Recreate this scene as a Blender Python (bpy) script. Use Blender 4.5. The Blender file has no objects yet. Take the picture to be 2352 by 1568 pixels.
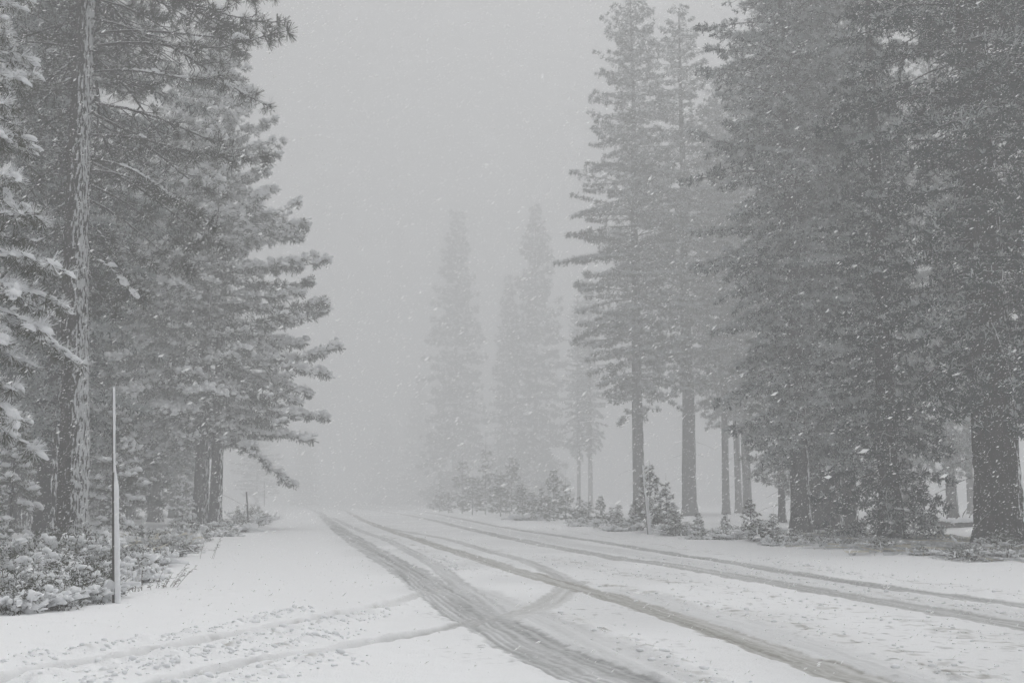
import bpy, math, random
import numpy as np
from mathutils import Vector, Matrix

# ------------------------------------------------------------------ camera, sky, sun, exposure
scene = bpy.context.scene
COL = scene.collection
CAM_H = 1.5
PITCH = math.radians(8.01)
cam_data = bpy.data.cameras.new("camera")
cam_data.sensor_width = 36.0
cam_data.lens = 39.8
cam_data.clip_start = 0.1
cam_data.clip_end = 3000
cam = bpy.data.objects.new("camera", cam_data)
cam.location = (0, 0, CAM_H)
cam.rotation_euler = (math.pi / 2 + PITCH, 0, 0)
COL.objects.link(cam)
scene.camera = cam

SUN_EL, SUN_ROT = math.radians(72), math.radians(60)
world = bpy.data.worlds.new("World")
scene.world = world
world.use_nodes = True
wn, wl = world.node_tree.nodes, world.node_tree.links
wn.clear()
w_out = wn.new("ShaderNodeOutputWorld")
w_bg = wn.new("ShaderNodeBackground")
w_sky = wn.new("ShaderNodeTexSky")
w_sky.sky_type = 'NISHITA'
w_sky.sun_disc = False
w_sky.sun_elevation = SUN_EL
w_sky.sun_rotation = SUN_ROT
w_sky.dust_density = 6.0
w_hsv = wn.new("ShaderNodeHueSaturation")       # cloud deck: the sky's light without its blue
w_hsv.inputs["Saturation"].default_value = 0.05
w_bg.inputs["Strength"].default_value = 0.128
wl.new(w_sky.outputs[0], w_hsv.inputs["Color"])
wl.new(w_hsv.outputs[0], w_bg.inputs["Color"])
wl.new(w_bg.outputs[0], w_out.inputs["Surface"])

sun_data = bpy.data.lights.new("sun", 'SUN')
sun_data.energy = 1.15
sun_data.angle = math.radians(40)
sun_data.color = (1.0, 0.985, 0.965)
sun = bpy.data.objects.new("sun", sun_data)
sun_dir = Vector((math.sin(SUN_ROT) * math.cos(SUN_EL), math.cos(SUN_ROT) * math.cos(SUN_EL), math.sin(SUN_EL)))
sun.rotation_euler = (-sun_dir).to_track_quat('-Z', 'Y').to_euler()
sun.location = (20, 20, 55)
COL.objects.link(sun)

scene.view_settings.view_transform = 'Standard'
scene.view_settings.look = 'None'
scene.view_settings.exposure = 0.2
scene.view_settings.gamma = 1.0
scene.view_settings.use_curve_mapping = False
scene.render.engine = 'CYCLES'
cy = scene.cycles
cy.max_bounces = 7
cy.diffuse_bounces = 4
cy.glossy_bounces = 1
cy.volume_bounces = 4
cy.transmission_bounces = 1
cy.use_denoising = True
cy.use_adaptive_sampling = False
HAZE_DENSITY = 0.0093

rng = np.random.default_rng(7)
random.seed(7)

# ------------------------------------------------------------------ helpers
FPX = 2600.0
CP, SP = math.cos(PITCH), math.sin(PITCH)


def ground_pt(px, py):
    """Point of the ground plane seen at (px, py) of the 2352 px wide reading of the photo."""
    u, v = (px - 1176) / FPX, -(py - 784) / FPX
    dy, dz = CP - v * SP, SP + v * CP
    t = -CAM_H / dz
    return (u * t, dy * t)


def ground_x(px, Y):
    return (px - 1176) / FPX * (Y * CP - CAM_H * SP)


def height_at(py, Y):
    return CAM_H + Y * math.tan(PITCH + math.atan((784 - py) / FPX))


def hash2(ix, iy, seed):
    h = (ix.astype(np.int64) * 374761393 + iy.astype(np.int64) * 668265263 + seed * 982451653) & 0xFFFFFFFF
    h = ((h ^ (h >> 13)) * 1274126177) & 0xFFFFFFFF
    h = (h ^ (h >> 16)) & 0xFFFFFFFF
    return h.astype(np.float64) / 4294967295.0


def vnoise(x, y, seed=0):
    x = np.asarray(x, float); y = np.asarray(y, float)
    ix, iy = np.floor(x), np.floor(y)
    fx, fy = x - ix, y - iy
    fx = fx * fx * fx * (fx * (fx * 6 - 15) + 10)
    fy = fy * fy * fy * (fy * (fy * 6 - 15) + 10)
    a = hash2(ix, iy, seed); b = hash2(ix + 1, iy, seed)
    c = hash2(ix, iy + 1, seed); d = hash2(ix + 1, iy + 1, seed)
    return (a + (b - a) * fx + (c - a) * fy + (a - b - c + d) * fx * fy) * 2 - 1


def fbm(x, y, seed=0, octaves=3):
    s, a = 0, 1.0
    for k in range(octaves):
        s = s + a * vnoise(x * 2 ** k + 13.7 * k, y * 2 ** k - 7.1 * k, seed + k)
        a *= 0.5
    return s


def make_mesh(name, verts, tris, mats, mat_idx=None, smooth=False):
    verts = np.asarray(verts, np.float32); tris = np.asarray(tris, np.int32)
    me = bpy.data.meshes.new(name)
    me.vertices.add(len(verts)); me.vertices.foreach_set("co", verts.ravel())
    k = tris.shape[1]
    me.loops.add(tris.size); me.loops.foreach_set("vertex_index", tris.ravel())
    me.polygons.add(len(tris))
    me.polygons.foreach_set("loop_start", np.arange(0, tris.size, k, dtype=np.int32))
    me.polygons.foreach_set("loop_total", np.full(len(tris), k, np.int32))
    for m in mats:
        me.materials.append(m)
    if mat_idx is not None:
        me.polygons.foreach_set("material_index", np.asarray(mat_idx, np.int32))
    me.polygons.foreach_set("use_smooth", np.full(len(tris), smooth, bool))
    me.update(calc_edges=True)
    return me


class Acc:
    """Collects triangle pieces into one mesh."""
    def __init__(self):
        self.v, self.t, self.m, self.n = [], [], [], 0

    def add(self, v, t, m=0):
        v = np.asarray(v, float).reshape(-1, 3); t = np.asarray(t, int).reshape(-1, 3)
        self.v.append(v); self.t.append(t + self.n); self.n += len(v)
        self.m.append(np.full(len(t), m, int) if np.isscalar(m) else np.asarray(m, int))

    def mesh(self, name, mats, smooth=False):
        if not self.v:
            return None
        return make_mesh(name, np.vstack(self.v), np.vstack(self.t), mats, np.concatenate(self.m), smooth)


def link(name, me, parent=None):
    o = bpy.data.objects.new(name, me)
    COL.objects.link(o)
    if parent is not None:
        o.parent = parent
    return o


def thing(name, label, cat, loc, group=None, rotz=0.0, scale=1.0):
    o = bpy.data.objects.new(name, None)
    o.empty_display_size = 0.3
    o.location = loc
    o.rotation_euler = (0, 0, rotz)
    o.scale = (scale,) * 3 if np.isscalar(scale) else scale
    COL.objects.link(o)
    o["label"] = label; o["category"] = cat
    if group:
        o["group"] = group
    return o


# ------------------------------------------------------------------ materials
def new_mat(name):
    m = bpy.data.materials.new(name)
    m.use_nodes = True
    nt = m.node_tree
    nt.nodes.clear()
    out = nt.nodes.new("ShaderNodeOutputMaterial")
    return m, nt, out


def diffuse_mat(name, c1, c2, scale=6.0, detail=4.0, bump=0.0, coords='Object', stretch=(1, 1, 1)):
    m, nt, out = new_mat(name)
    N, L = nt.nodes, nt.links
    tc = N.new("ShaderNodeTexCoord"); mp = N.new("ShaderNodeMapping")
    mp.inputs["Scale"].default_value = stretch
    nz = N.new("ShaderNodeTexNoise"); nz.inputs["Scale"].default_value = scale; nz.inputs["Detail"].default_value = detail
    L.new(tc.outputs[coords], mp.inputs[0]); L.new(mp.outputs[0], nz.inputs["Vector"])
    rp = N.new("ShaderNodeValToRGB")
    rp.color_ramp.elements[0].position = 0.32; rp.color_ramp.elements[1].position = 0.68
    rp.color_ramp.elements[0].color = (*c1, 1); rp.color_ramp.elements[1].color = (*c2, 1)
    L.new(nz.outputs[0], rp.inputs[0])
    bs = N.new("ShaderNodeBsdfDiffuse"); bs.inputs["Roughness"].default_value = 1.0
    L.new(rp.outputs[0], bs.inputs["Color"])
    if bump:
        bp = N.new("ShaderNodeBump"); bp.inputs["Strength"].default_value = 0.6; bp.inputs["Distance"].default_value = bump
        L.new(nz.outputs[0], bp.inputs["Height"]); L.new(bp.outputs[0], bs.inputs["Normal"])
    L.new(bs.outputs[0], out.inputs["Surface"])
    return m


def bark_mat(name, amount, c1=(0.02, 0.018, 0.017), c2=(0.058, 0.051, 0.046), wind=(0.92, -0.39, 0.0), scale=7.0, slope=0.42, snow=0.78):
    """Bark with wind-driven snow plastered on the side it blew against."""
    m, nt, out = new_mat(name)
    N, L = nt.nodes, nt.links
    tc = N.new("ShaderNodeTexCoord"); mp = N.new("ShaderNodeMapping"); mp.inputs["Scale"].default_value = (1, 1, 0.3)
    nz = N.new("ShaderNodeTexNoise"); nz.inputs["Scale"].default_value = scale; nz.inputs["Detail"].default_value = 5
    L.new(tc.outputs["Object"], mp.inputs[0]); L.new(mp.outputs[0], nz.inputs["Vector"])
    rp = N.new("ShaderNodeValToRGB")
    rp.color_ramp.elements[0].position = 0.35; rp.color_ramp.elements[1].position = 0.65
    rp.color_ramp.elements[0].color = (*c1, 1); rp.color_ramp.elements[1].color = (*c2, 1)
    L.new(nz.outputs[0], rp.inputs[0])
    ge = N.new("ShaderNodeNewGeometry")
    dt = N.new("ShaderNodeVectorMath"); dt.operation = 'DOT_PRODUCT'; dt.inputs[1].default_value = wind
    L.new(ge.outputs["Normal"], dt.inputs[0])
    mp2 = N.new("ShaderNodeMapping"); mp2.inputs["Scale"].default_value = (1, 1, 0.24)
    n2 = N.new("ShaderNodeTexNoise"); n2.inputs["Scale"].default_value = scale * 1.6; n2.inputs["Detail"].default_value = 6; n2.inputs["Roughness"].default_value = 0.62
    L.new(tc.outputs["Object"], mp2.inputs[0]); L.new(mp2.outputs[0], n2.inputs["Vector"])
    a1 = N.new("ShaderNodeMath"); a1.operation = 'MULTIPLY_ADD'; a1.inputs[1].default_value = slope; a1.inputs[2].default_value = amount
    L.new(dt.outputs["Value"], a1.inputs[0])
    a2 = N.new("ShaderNodeMath"); a2.operation = 'SUBTRACT'
    L.new(a1.outputs[0], a2.inputs[0]); L.new(n2.outputs[0], a2.inputs[1])
    a3 = N.new("ShaderNodeMapRange"); a3.inputs[1].default_value = -0.02; a3.inputs[2].default_value = 0.03
    L.new(a2.outputs[0], a3.inputs[0])
    mx = N.new("ShaderNodeMixRGB"); mx.inputs[2].default_value = (snow, snow + .01, snow + .02, 1)
    L.new(a3.outputs[0], mx.inputs[0]); L.new(rp.outputs[0], mx.inputs[1])
    bs = N.new("ShaderNodeBsdfDiffuse"); bs.inputs["Roughness"].default_value = 1.0
    L.new(mx.outputs[0], bs.inputs["Color"])
    bp = N.new("ShaderNodeBump"); bp.inputs["Strength"].default_value = 0.8; bp.inputs["Distance"].default_value = 0.03
    L.new(nz.outputs[0], bp.inputs["Height"]); L.new(bp.outputs[0], bs.inputs["Normal"])
    L.new(bs.outputs[0], out.inputs["Surface"])
    return m


M_SNOW = diffuse_mat("snow", (0.78, 0.79, 0.81), (0.84, 0.85, 0.86), 9.0, 4, 0.02)
M_FLAKE = diffuse_mat("snowflake", (0.93, 0.935, 0.94), (0.96, 0.96, 0.96), 2.0)
_nt = M_FLAKE.node_tree
_b = next(n for n in _nt.nodes if n.type == 'BSDF_DIFFUSE')
_t = _nt.nodes.new("ShaderNodeBsdfTranslucent"); _t.inputs[0].default_value = (0.96, 0.96, 0.96, 1)
_m = _nt.nodes.new("ShaderNodeMixShader"); _m.inputs[0].default_value = 0.5
_nt.links.new(_b.outputs[0], _m.inputs[1]); _nt.links.new(_t.outputs[0], _m.inputs[2])
_nt.links.new(_m.outputs[0], next(n for n in _nt.nodes if n.type == 'OUTPUT_MATERIAL').inputs["Surface"])
M_NEEDLE = diffuse_mat("pine_needles", (0.024, 0.034, 0.025), (0.055, 0.066, 0.044), 1.6)
M_NEEDLE_B = diffuse_mat("bluish_fir_needles", (0.02, 0.034, 0.031), (0.042, 0.062, 0.056), 1.2)
M_NEEDLE_O = diffuse_mat("olive_pine_needles", (0.022, 0.025, 0.016), (0.05, 0.052, 0.032), 1.6)
M_NEEDLE_Y = diffuse_mat("young_pine_needles", (0.05, 0.058, 0.04), (0.1, 0.1, 0.068), 3.0)
M_RIME = diffuse_mat("frosted_needles", (0.38, 0.39, 0.4), (0.74, 0.75, 0.76), 3.0)
M_RIME_D = diffuse_mat("lightly_frosted_needles", (0.24, 0.27, 0.27), (0.6, 0.62, 0.63), 1.2)
M_RIME_L = diffuse_mat("thickly_frosted_needles", (0.5, 0.51, 0.52), (0.76, 0.77, 0.78), 2.0)
M_TWIG = diffuse_mat("twig_bark", (0.04, 0.034, 0.03), (0.085, 0.074, 0.062), 12.0)
M_DRYGRASS = diffuse_mat("dry_grass", (0.5, 0.47, 0.39), (0.68, 0.65, 0.57), 2.0)
M_WEED = diffuse_mat("dead_weed", (0.09, 0.08, 0.06), (0.16, 0.14, 0.11), 9.0)
M_BARK_PLAIN = bark_mat("pine_bark", 0.02)
M_BARK_SOME = bark_mat("pine_bark_dusted_with_snow", 0.08)
M_BARK_SNOWY = bark_mat("pine_bark_plastered_with_snow", 0.34, scale=10.0, slope=0.2, snow=0.56)
M_BRANCH = bark_mat("branch_bark_with_snow_on_top", 0.34, wind=(0.25, -0.1, 0.96), scale=14.0, slope=0.3, snow=0.6)
M_METAL = diffuse_mat("weathered_post_metal", (0.07, 0.066, 0.06), (0.13, 0.12, 0.11), 14.0)


def ground_mat():
    m, nt, out = new_mat("snow_and_slush")
    N, L = nt.nodes, nt.links
    at = N.new("ShaderNodeAttribute"); at.attribute_name = "wear_and_shade"
    br = N.new("ShaderNodeAttribute"); br.attribute_name = "grit"
    tc = N.new("ShaderNodeTexCoord")
    nz = N.new("ShaderNodeTexNoise"); nz.inputs["Scale"].default_value = 9.0; nz.inputs["Detail"].default_value = 6; nz.inputs["Roughness"].default_value = 0.7
    L.new(tc.outputs["Object"], nz.inputs["Vector"])
    n2 = N.new("ShaderNodeTexNoise"); n2.inputs["Scale"].default_value = 45.0; n2.inputs["Detail"].default_value = 4
    L.new(tc.outputs["Object"], n2.inputs["Vector"])
    # wear broken up by noise
    w1 = N.new("ShaderNodeMath"); w1.operation = 'SUBTRACT'; w1.inputs[1].default_value = 0.5
    L.new(nz.outputs[0], w1.inputs[0])
    w2 = N.new("ShaderNodeMath"); w2.operation = 'MULTIPLY'; w2.inputs[1].default_value = 1.1
    L.new(w1.outputs[0], w2.inputs[0])
    w4 = N.new("ShaderNodeMath"); w4.operation = 'MULTIPLY'
    L.new(w2.outputs[0], w4.inputs[0]); L.new(at.outputs["Fac"], w4.inputs[1])
    w3 = N.new("ShaderNodeMath"); w3.operation = 'ADD'; w3.use_clamp = True
    L.new(w4.outputs[0], w3.inputs[0]); L.new(at.outputs["Fac"], w3.inputs[1])
    sl = N.new("ShaderNodeMixRGB")
    sl.inputs[1].default_value = (0.27, 0.275, 0.275, 1); sl.inputs[2].default_value = (0.30, 0.29, 0.255, 1)
    L.new(br.outputs["Fac"], sl.inputs[0])
    sn = N.new("ShaderNodeMixRGB"); sn.inputs[1].default_value = (0.79, 0.8, 0.815, 1); sn.inputs[2].default_value = (0.85, 0.855, 0.86, 1)
    L.new(n2.outputs[0], sn.inputs[0])
    mx = N.new("ShaderNodeMixRGB")
    L.new(w3.outputs[0], mx.inputs[0]); L.new(sn.outputs[0], mx.inputs[1]); L.new(sl.outputs[0], mx.inputs[2])
    bs = N.new("ShaderNodeBsdfDiffuse"); bs.inputs["Roughness"].default_value = 0.8
    L.new(mx.outputs[0], bs.inputs["Color"])
    ad = N.new("ShaderNodeMath"); ad.operation = 'ADD'
    L.new(nz.outputs[0], ad.inputs[0]); L.new(n2.outputs[0], ad.inputs[1])
    bp = N.new("ShaderNodeBump"); bp.inputs["Strength"].default_value = 0.55; bp.inputs["Distance"].default_value = 0.025
    L.new(ad.outputs[0], bp.inputs["Height"]); L.new(bp.outputs[0], bs.inputs["Normal"])
    L.new(bs.outputs[0], out.inputs["Surface"])
    return m


M_GROUND = ground_mat()


# ------------------------------------------------------------------ wheel tracks on the road
def catmull(pts, n=6):
    P = np.array(pts, float)
    P = np.vstack([2 * P[0] - P[1], P, 2 * P[-1] - P[-2]])
    out = []
    for i in range(1, len(P) - 2):
        p0, p1, p2, p3 = P[i - 1], P[i], P[i + 1], P[i + 2]
        for t in np.arange(n) / n:
            out.append(0.5 * ((2 * p1) + (-p0 + p2) * t + (2 * p0 - 5 * p1 + 4 * p2 - p3) * t * t + (-p0 + 3 * p1 - 3 * p2 + p3) * t ** 3))
    out.append(P[-2])
    return np.array(out)


def world_line(pix, n=4):
    return catmull([ground_pt(*p) for p in pix], n)


def line_dist(px, py, line):
    """(distance, side (+ right of travel), arc parameter 0..1) of each point to a polyline."""
    best = np.full(px.shape, 1e9); side = np.zeros(px.shape); arc = np.zeros(px.shape)
    seg = np.diff(line, axis=0); ln = np.hypot(seg[:, 0], seg[:, 1]); cum = np.concatenate([[0], np.cumsum(ln)])
    for i in range(len(seg)):
        ax, ay = line[i]; sx, sy = seg[i]
        l2 = max(ln[i] ** 2, 1e-9)
        t = np.clip(((px - ax) * sx + (py - ay) * sy) / l2, 0, 1)
        dx, dy = px - ax - t * sx, py - ay - t * sy
        d = np.hypot(dx, dy)
        k = d < best
        best[k] = d[k]
        side[k] = np.sign(sx * dy - sy * dx)[k]
        arc[k] = ((cum[i] + t * ln[i]) / cum[-1])[k]
    return best, side, arc


T1 = [(690, 1160), (729, 1175), (744, 1187), (781, 1217), (835, 1253), (894, 1286), (945, 1316), (1000, 1352), (1055, 1387), (1128, 1431), (1220, 1479), (1330, 1524), (1421, 1561), (1560, 1615), (1760, 1690), (2200, 1850)]
T1B = [(760, 1186), (799, 1206), (843, 1224), (894, 1242), (938, 1264), (982, 1286), (1019, 1312), (1052, 1338), (1090, 1366), (1140, 1402)]
T1C = [(1048, 1341), (1128, 1374), (1202, 1403), (1312, 1455), (1421, 1510), (1531, 1561), (1640, 1610), (1900, 1720)]
T2 = [(735, 1160), (781, 1169), (828, 1191), (894, 1217), (982, 1246), (1055, 1268), (1147, 1297), (1238, 1323), (1312, 1343), (1385, 1364), (1468, 1387), (1550, 1413), (1603, 1431), (1749, 1483), (1858, 1519), (2004, 1562), (2200, 1618), (2600, 1730)]
T2B = [(840, 1196), (894, 1213), (1019, 1237), (1110, 1261), (1202, 1286), (1275, 1316), (1319, 1341)]
T2C = [(1340, 1342), (1458, 1366), (1550, 1393), (1676, 1430), (1822, 1475), (1968, 1525), (2100, 1565), (2400, 1650)]
T3 = [(790, 1161), (843, 1169), (945, 1184), (1055, 1209), (1165, 1235), (1312, 1261), (1421, 1281), (1493, 1290), (1639, 1313), (1785, 1338), (1931, 1363), (2114, 1395), (2352, 1435), (2700, 1495)]
T4 = [(800, 1157.5), (872, 1163), (982, 1177), (1092, 1198), (1238, 1224), (1421, 1250), (1493, 1262), (1676, 1291), (1858, 1322), (2041, 1347), (2223, 1372), (2352, 1390), (2700, 1440)]
T34 = [((a[0] + b[0]) / 2, (a[1] + b[1]) / 2) for a, b in zip([T3[i] for i in (1, 2, 4, 5, 6, 8, 9, 11, 12, 13)], [T4[i] for i in (1, 2, 4, 5, 6, 7, 8, 10, 11, 12)])]
T5 = [(1330, 1334), (1308, 1345), (1292, 1360), (1268, 1378), (1235, 1393), (1202, 1401), (1176, 1405), (1147, 1420)]
T6 = [(1010, 1350), (945, 1368), (890, 1383), (835, 1394), (760, 1407), (690, 1424), (600, 1442), (479, 1465), (359, 1488), (313, 1498), (219, 1513), (140, 1524), (38, 1548), (-150, 1585)]
T7 = [(1120, 1416), (1037, 1438), (945, 1456), (835, 1474), (784, 1485), (680, 1502), (566, 1521), (453, 1546), (330, 1575), (100, 1620)]
RIDGES = [  # pixel line, height, width, lumpiness
    ([(1225, 1400), (1300, 1413), (1385, 1445), (1480, 1485), (1550, 1520), (1640, 1568), (1800, 1640)], 0.035, 0.17, 1.0),
    ([(1385, 1340), (1493, 1359), (1603, 1384), (1676, 1399), (1796, 1428), (1895, 1454), (2004, 1487), (2114, 1512), (2172, 1530), (2260, 1560), (2400, 1610)], 0.03, 0.25, 1.0),
    ([(1110, 1255), (1165, 1268), (1312, 1290), (1420, 1312), (1550, 1338)], 0.03, 0.3, 1.0),
    ([(870, 1228), (919, 1240), (1000, 1277), (1060, 1310)], 0.03, 0.15, 1.0),
    ([(1250, 1242), (1493, 1278), (1760, 1320), (1950, 1350), (2352, 1415)], 0.025, 0.25, 1.0),
    ([(1250, 1212), (1493, 1248), (1760, 1285), (1950, 1318), (2352, 1365)], 0.022, 0.3, 1.0),
    ([(1560, 1330), (1750, 1368), (1960, 1402), (2150, 1440), (2352, 1490)], 0.025, 0.35, 0.7),
    ([(700, 1395), (560, 1426), (420, 1455), (250, 1487), (100, 1510), (-100, 1545)], 0.085, 0.11, 0.9),
    ([(880, 1405), (760, 1430), (600, 1465), (430, 1497), (250, 1530), (60, 1565)], 0.06, 0.22, 1.5),
    ([(830, 1448), (700, 1475), (560, 1500), (400, 1530), (200, 1570)], 0.08, 0.11, 0.9),
    ([(760, 1510), (640, 1535), (500, 1570), (330, 1600)], 0.055, 0.24, 1.4),
]
TRACKS = [  # name, line, half width (m), depth (m), wear, grit
    ("tyre_track", T1, 0.41, 0.020, 0.80, 0.0),
    ("tyre_track", T1B, 0.21, 0.010, 0.55, 0.0),
    ("tyre_track", T1C, 0.42, 0.006, 0.36, 0.0),
    ("tyre_track", T2, 0.27, 0.018, 0.84, 0.7),
    ("tyre_track", T2B, 0.20, 0.010, 0.58, 0.2),
    ("tyre_track", T2C, 0.42, 0.006, 0.34, 0.0),
    ("tyre_track", T3, 0.34, 0.022, 0.74, 0.2),
    ("tyre_track", T4, 0.28, 0.020, 0.8, 0.1),
    ("tyre_track", T5, 0.26, 0.012, 0.55, 0.4),
    ("tyre_track", T34, 0.55, 0.004, 0.26, 0.0),
    ("wheel_rut", T6, 0.17, 0.07, 0.72, 0.4),
    ("wheel_rut", T7, 0.16, 0.08, 0.78, 0.3),
]
LINES = [world_line(t[1]) for t in TRACKS]
RIDGE_LINES = [world_line(r[0]) for r in RIDGES]
BRUSH_EDGE = world_line([(-700, 1545), (-300, 1470), (0, 1416), (80, 1405), (166, 1392), (255, 1374), (300, 1352), (355, 1310), (403, 1284), (430, 1276), (457, 1255), (505, 1239), (548, 1225), (590, 1208), (640, 1180), (672, 1165)])
VERGE_EDGE = world_line([(830, 1157), (930, 1163), (1010, 1170), (1200, 1192), (1380, 1217), (1487, 1232), (1600, 1246), (1720, 1262), (1860, 1280), (1960, 1292), (2120, 1308), (2352, 1330), (2700, 1370)])
BUMPS = [(510, 1362, .05, .22), (563, 1356, .045, .2), (455, 1408, .05, .25), (480, 1372, .03, .3), (610, 1340, .03, .22), (200, 1425, .02, .4), (290, 1440, .025, .4), (660, 1360, .025, .3),
         (560, 1395, .03, .3), (420, 1420, .02, .5), (730, 1350, .02, .3), (530, 1330, .025, .3), (100, 1475, .02, .5)]
BUMPS = [(*ground_pt(a, b), h, w) for a, b, h, w in BUMPS]


def base_height(x, y):
    """Lie of the land without the wheel marks."""
    x = np.asarray(x, float); y = np.asarray(y, float)
    z = 0.02 * vnoise(x / 9.0, y / 9.0, 3) + 0.012 * vnoise(x / 2.3, y / 2.3, 4)
    db, sb, _ = line_dist(x, y, BRUSH_EDGE)
    inb = np.clip(np.where(sb > 0, db, 0) / 3.0, 0, 1)           # beyond the left brush line
    z = z + inb * (0.10 + 0.16 * vnoise(x / 1.7, y / 1.7, 5))
    dv, sv, _ = line_dist(x, y, VERGE_EDGE)
    inv = np.where(sv > 0, dv, 0)
    z = z + np.clip(inv / 2.5, 0, 1) * (0.05 + 0.12 * vnoise(x / 1.9, y / 1.9, 6)) + np.clip((inv - 6) / 45, 0, 1) * 0.55
    return z


def full_height(x, y):
    z = base_height(x, y)
    r = np.hypot(x, y)
    near = np.clip(1.3 - r / 70, 0, 1)
    low = np.clip(11 / np.maximum(r, 1), 0.1, 1)      # the far slush lies flatter: traffic has packed it
    wear_and_shade = np.zeros_like(z); grit = np.zeros_like(z); owner = np.full(z.shape, -1)
    d1, s1, _ = line_dist(x, y, LINES[0])
    d4, s4, _ = line_dist(x, y, LINES[7])
    on_road = ((s1 > 0) | (d1 < 1.25)) & ((s4 < 0) | (d4 < 1.3))
    # which side is the road: the far end comes first in every line, so the right lane lies at side > 0 of T1
    rf = np.clip(np.where(s1 > 0, 1.0, (1.3 - d1) / 1.0), 0, 1) * np.clip(np.where(s4 < 0, 1.0, (1.3 - d4) / 1.0), 0, 1)
    # wind ripples of the undisturbed snow and small crumbs on the carriageway
    z += near * 0.012 * fbm(x * 1.4, y * 2.2, 20, 3)
    crumb = np.clip(vnoise(x * 7, y * 7, 30) + 0.55 * vnoise(x * 15, y * 15, 31) - 0.55, 0, 1)
    patch = np.clip(vnoise(x / 1.1, y / 1.1, 32) + 0.3, 0, 1)
    z += np.where(on_road, 0.035 * crumb * patch * low, 0.006 * crumb) * near
    wear_and_shade += rf * np.clip(0.09 + 0.11 * vnoise(x / 1.5, y / 2.5, 33), 0, 1)
    speck = np.clip(vnoise(x * 9, y * 9, 36) + 0.5 * vnoise(x * 19, y * 19, 37) - 0.62, 0, 1)
    wear_and_shade += rf * 1.3 * speck * np.clip(vnoise(x / 1.3, y / 2.0, 38) + 0.25, 0, 1) * near
    for bx, by, h, w in BUMPS:
        z += h * np.exp(-((x - bx) ** 2 + (y - by) ** 2 * 1.2) / (w * w)) * (0.75 + 0.5 * vnoise(x * 5, y * 5, 40))
    for k, (ln, (_, h, w, lump)) in enumerate(zip(RIDGE_LINES, RIDGES)):
        d, s, a = line_dist(x, y, ln)
        g = np.exp(-(d / w) ** 2)
        n = 0.5 + 0.5 * np.clip(0.2 + 1.3 * (vnoise(x * 3.1, y * 3.1, 50 + k) + 0.75 * vnoise(x * 8.5, y * 8.5, 70 + k)), -0.9, 1.6) * lump
        z += g * h * n * (low if k < 7 else 1.0)
        if k < 7:
            wear_and_shade += g * 0.75 * np.clip(vnoise(x * 5.5, y * 5.5, 90 + k) + 0.5 * vnoise(x * 14, y * 14, 290 + k) - 0.25, 0, 1)
            grit = np.maximum(grit, g * 0.7)
        else:
            wear_and_shade += g * 1.1 * np.clip(vnoise(x * 5, y * 5, 90 + k) * 1.2 + 0.5 * vnoise(x * 12, y * 12, 290 + k) - 0.75, 0, 1)  # exposed slush, plus crevice shade painted in because the light is so soft
            grit = np.maximum(grit, g)
    for k, (ln, (nm, _, hw, dep, wr, gr)) in enumerate(zip(LINES, TRACKS)):
        d, s, a = line_dist(x, y, ln)
        dd = d + hw * (0.13 * vnoise(x * 2.0, y * 2.0, 110 + k) + 0.11 * vnoise(x * 9, y * 9, 130 + k))
        m = np.clip((hw - dd) / 0.06 + 0.5, 0, 1)
        if k in (2, 5, 9):
            m = np.clip((hw - dd) / 0.25 + 0.5, 0, 1)
        fade = 1.0
        if k in (10, 11):
            f0 = 0.25 if k == 10 else 0.5
            fade = np.clip(1.2 - a / f0, 0.38, 1) + np.clip(vnoise(x * 4, y * 4, 150 + k) * 1.3 - 0.35, 0, 0.8) * (a > f0)
            depth = dep * np.clip(a / 0.3, 0.15, 1)
        elif k in (1, 4, 8, 2, 5, 9):
            fade = np.clip(a / 0.12, 0, 1) if k in (1, 4, 2, 5, 9) else 1.0
            depth = dep
        else:
            depth = dep
        # faint lines of snow left between the treads
        sl = d * s; arcl = a * np.hypot(*np.diff(ln, axis=0).T).sum()
        tread = 0.0
        if k == 0:
            for off, amp in ((.33, .8), (.235, .95), (.14, .9), (.05, .8), (-.1, .35), (-.22, .45), (-.31, .3)):
                tread = tread + amp * np.exp(-((sl + off + .012 * vnoise(arcl * .6, sl * 0, 161)) / 0.024) ** 2) * np.clip(0.7 + 0.8 * vnoise(arcl * .9, sl * 4, 160), 0, 1)
        elif k in (3, 6, 7, 10, 11):
            for off, amp in ((-0.08, .35), (0.05, .35)):
                tread = tread + amp * np.exp(-((sl + off) / 0.02) ** 2)
        z += -depth * m * (low if k < 10 else 1.0) + m * 0.010 * tread * near * low
        streak = 0.84 + 0.24 * vnoise(sl * 11, arcl * 0.3, 170 + k) + 0.16 * vnoise(sl * 34, arcl * 0.8, 190 + k)
        ww = m * wr * fade * np.clip(streak, 0.2, 1.2) * (1 - 0.6 * np.clip(tread, 0, 1))
        grit = np.where(ww > wear_and_shade, gr, grit)
        wear_and_shade = np.maximum(wear_and_shade, ww)
        # snow pushed up along the edge
        z += near * low * 0.014 * np.exp(-((d - hw - 0.06) / 0.06) ** 2) * (0.6 + 0.9 * vnoise(x * 6, y * 6, 210 + k))
        core = m > 0.5
        owner = np.where(core & ((owner < 0) | (wr > 0.5)) & (k != 9), k, owner)
    return z, np.clip(wear_and_shade, 0, 1), np.clip(grit, 0, 1), owner, on_road


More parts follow.
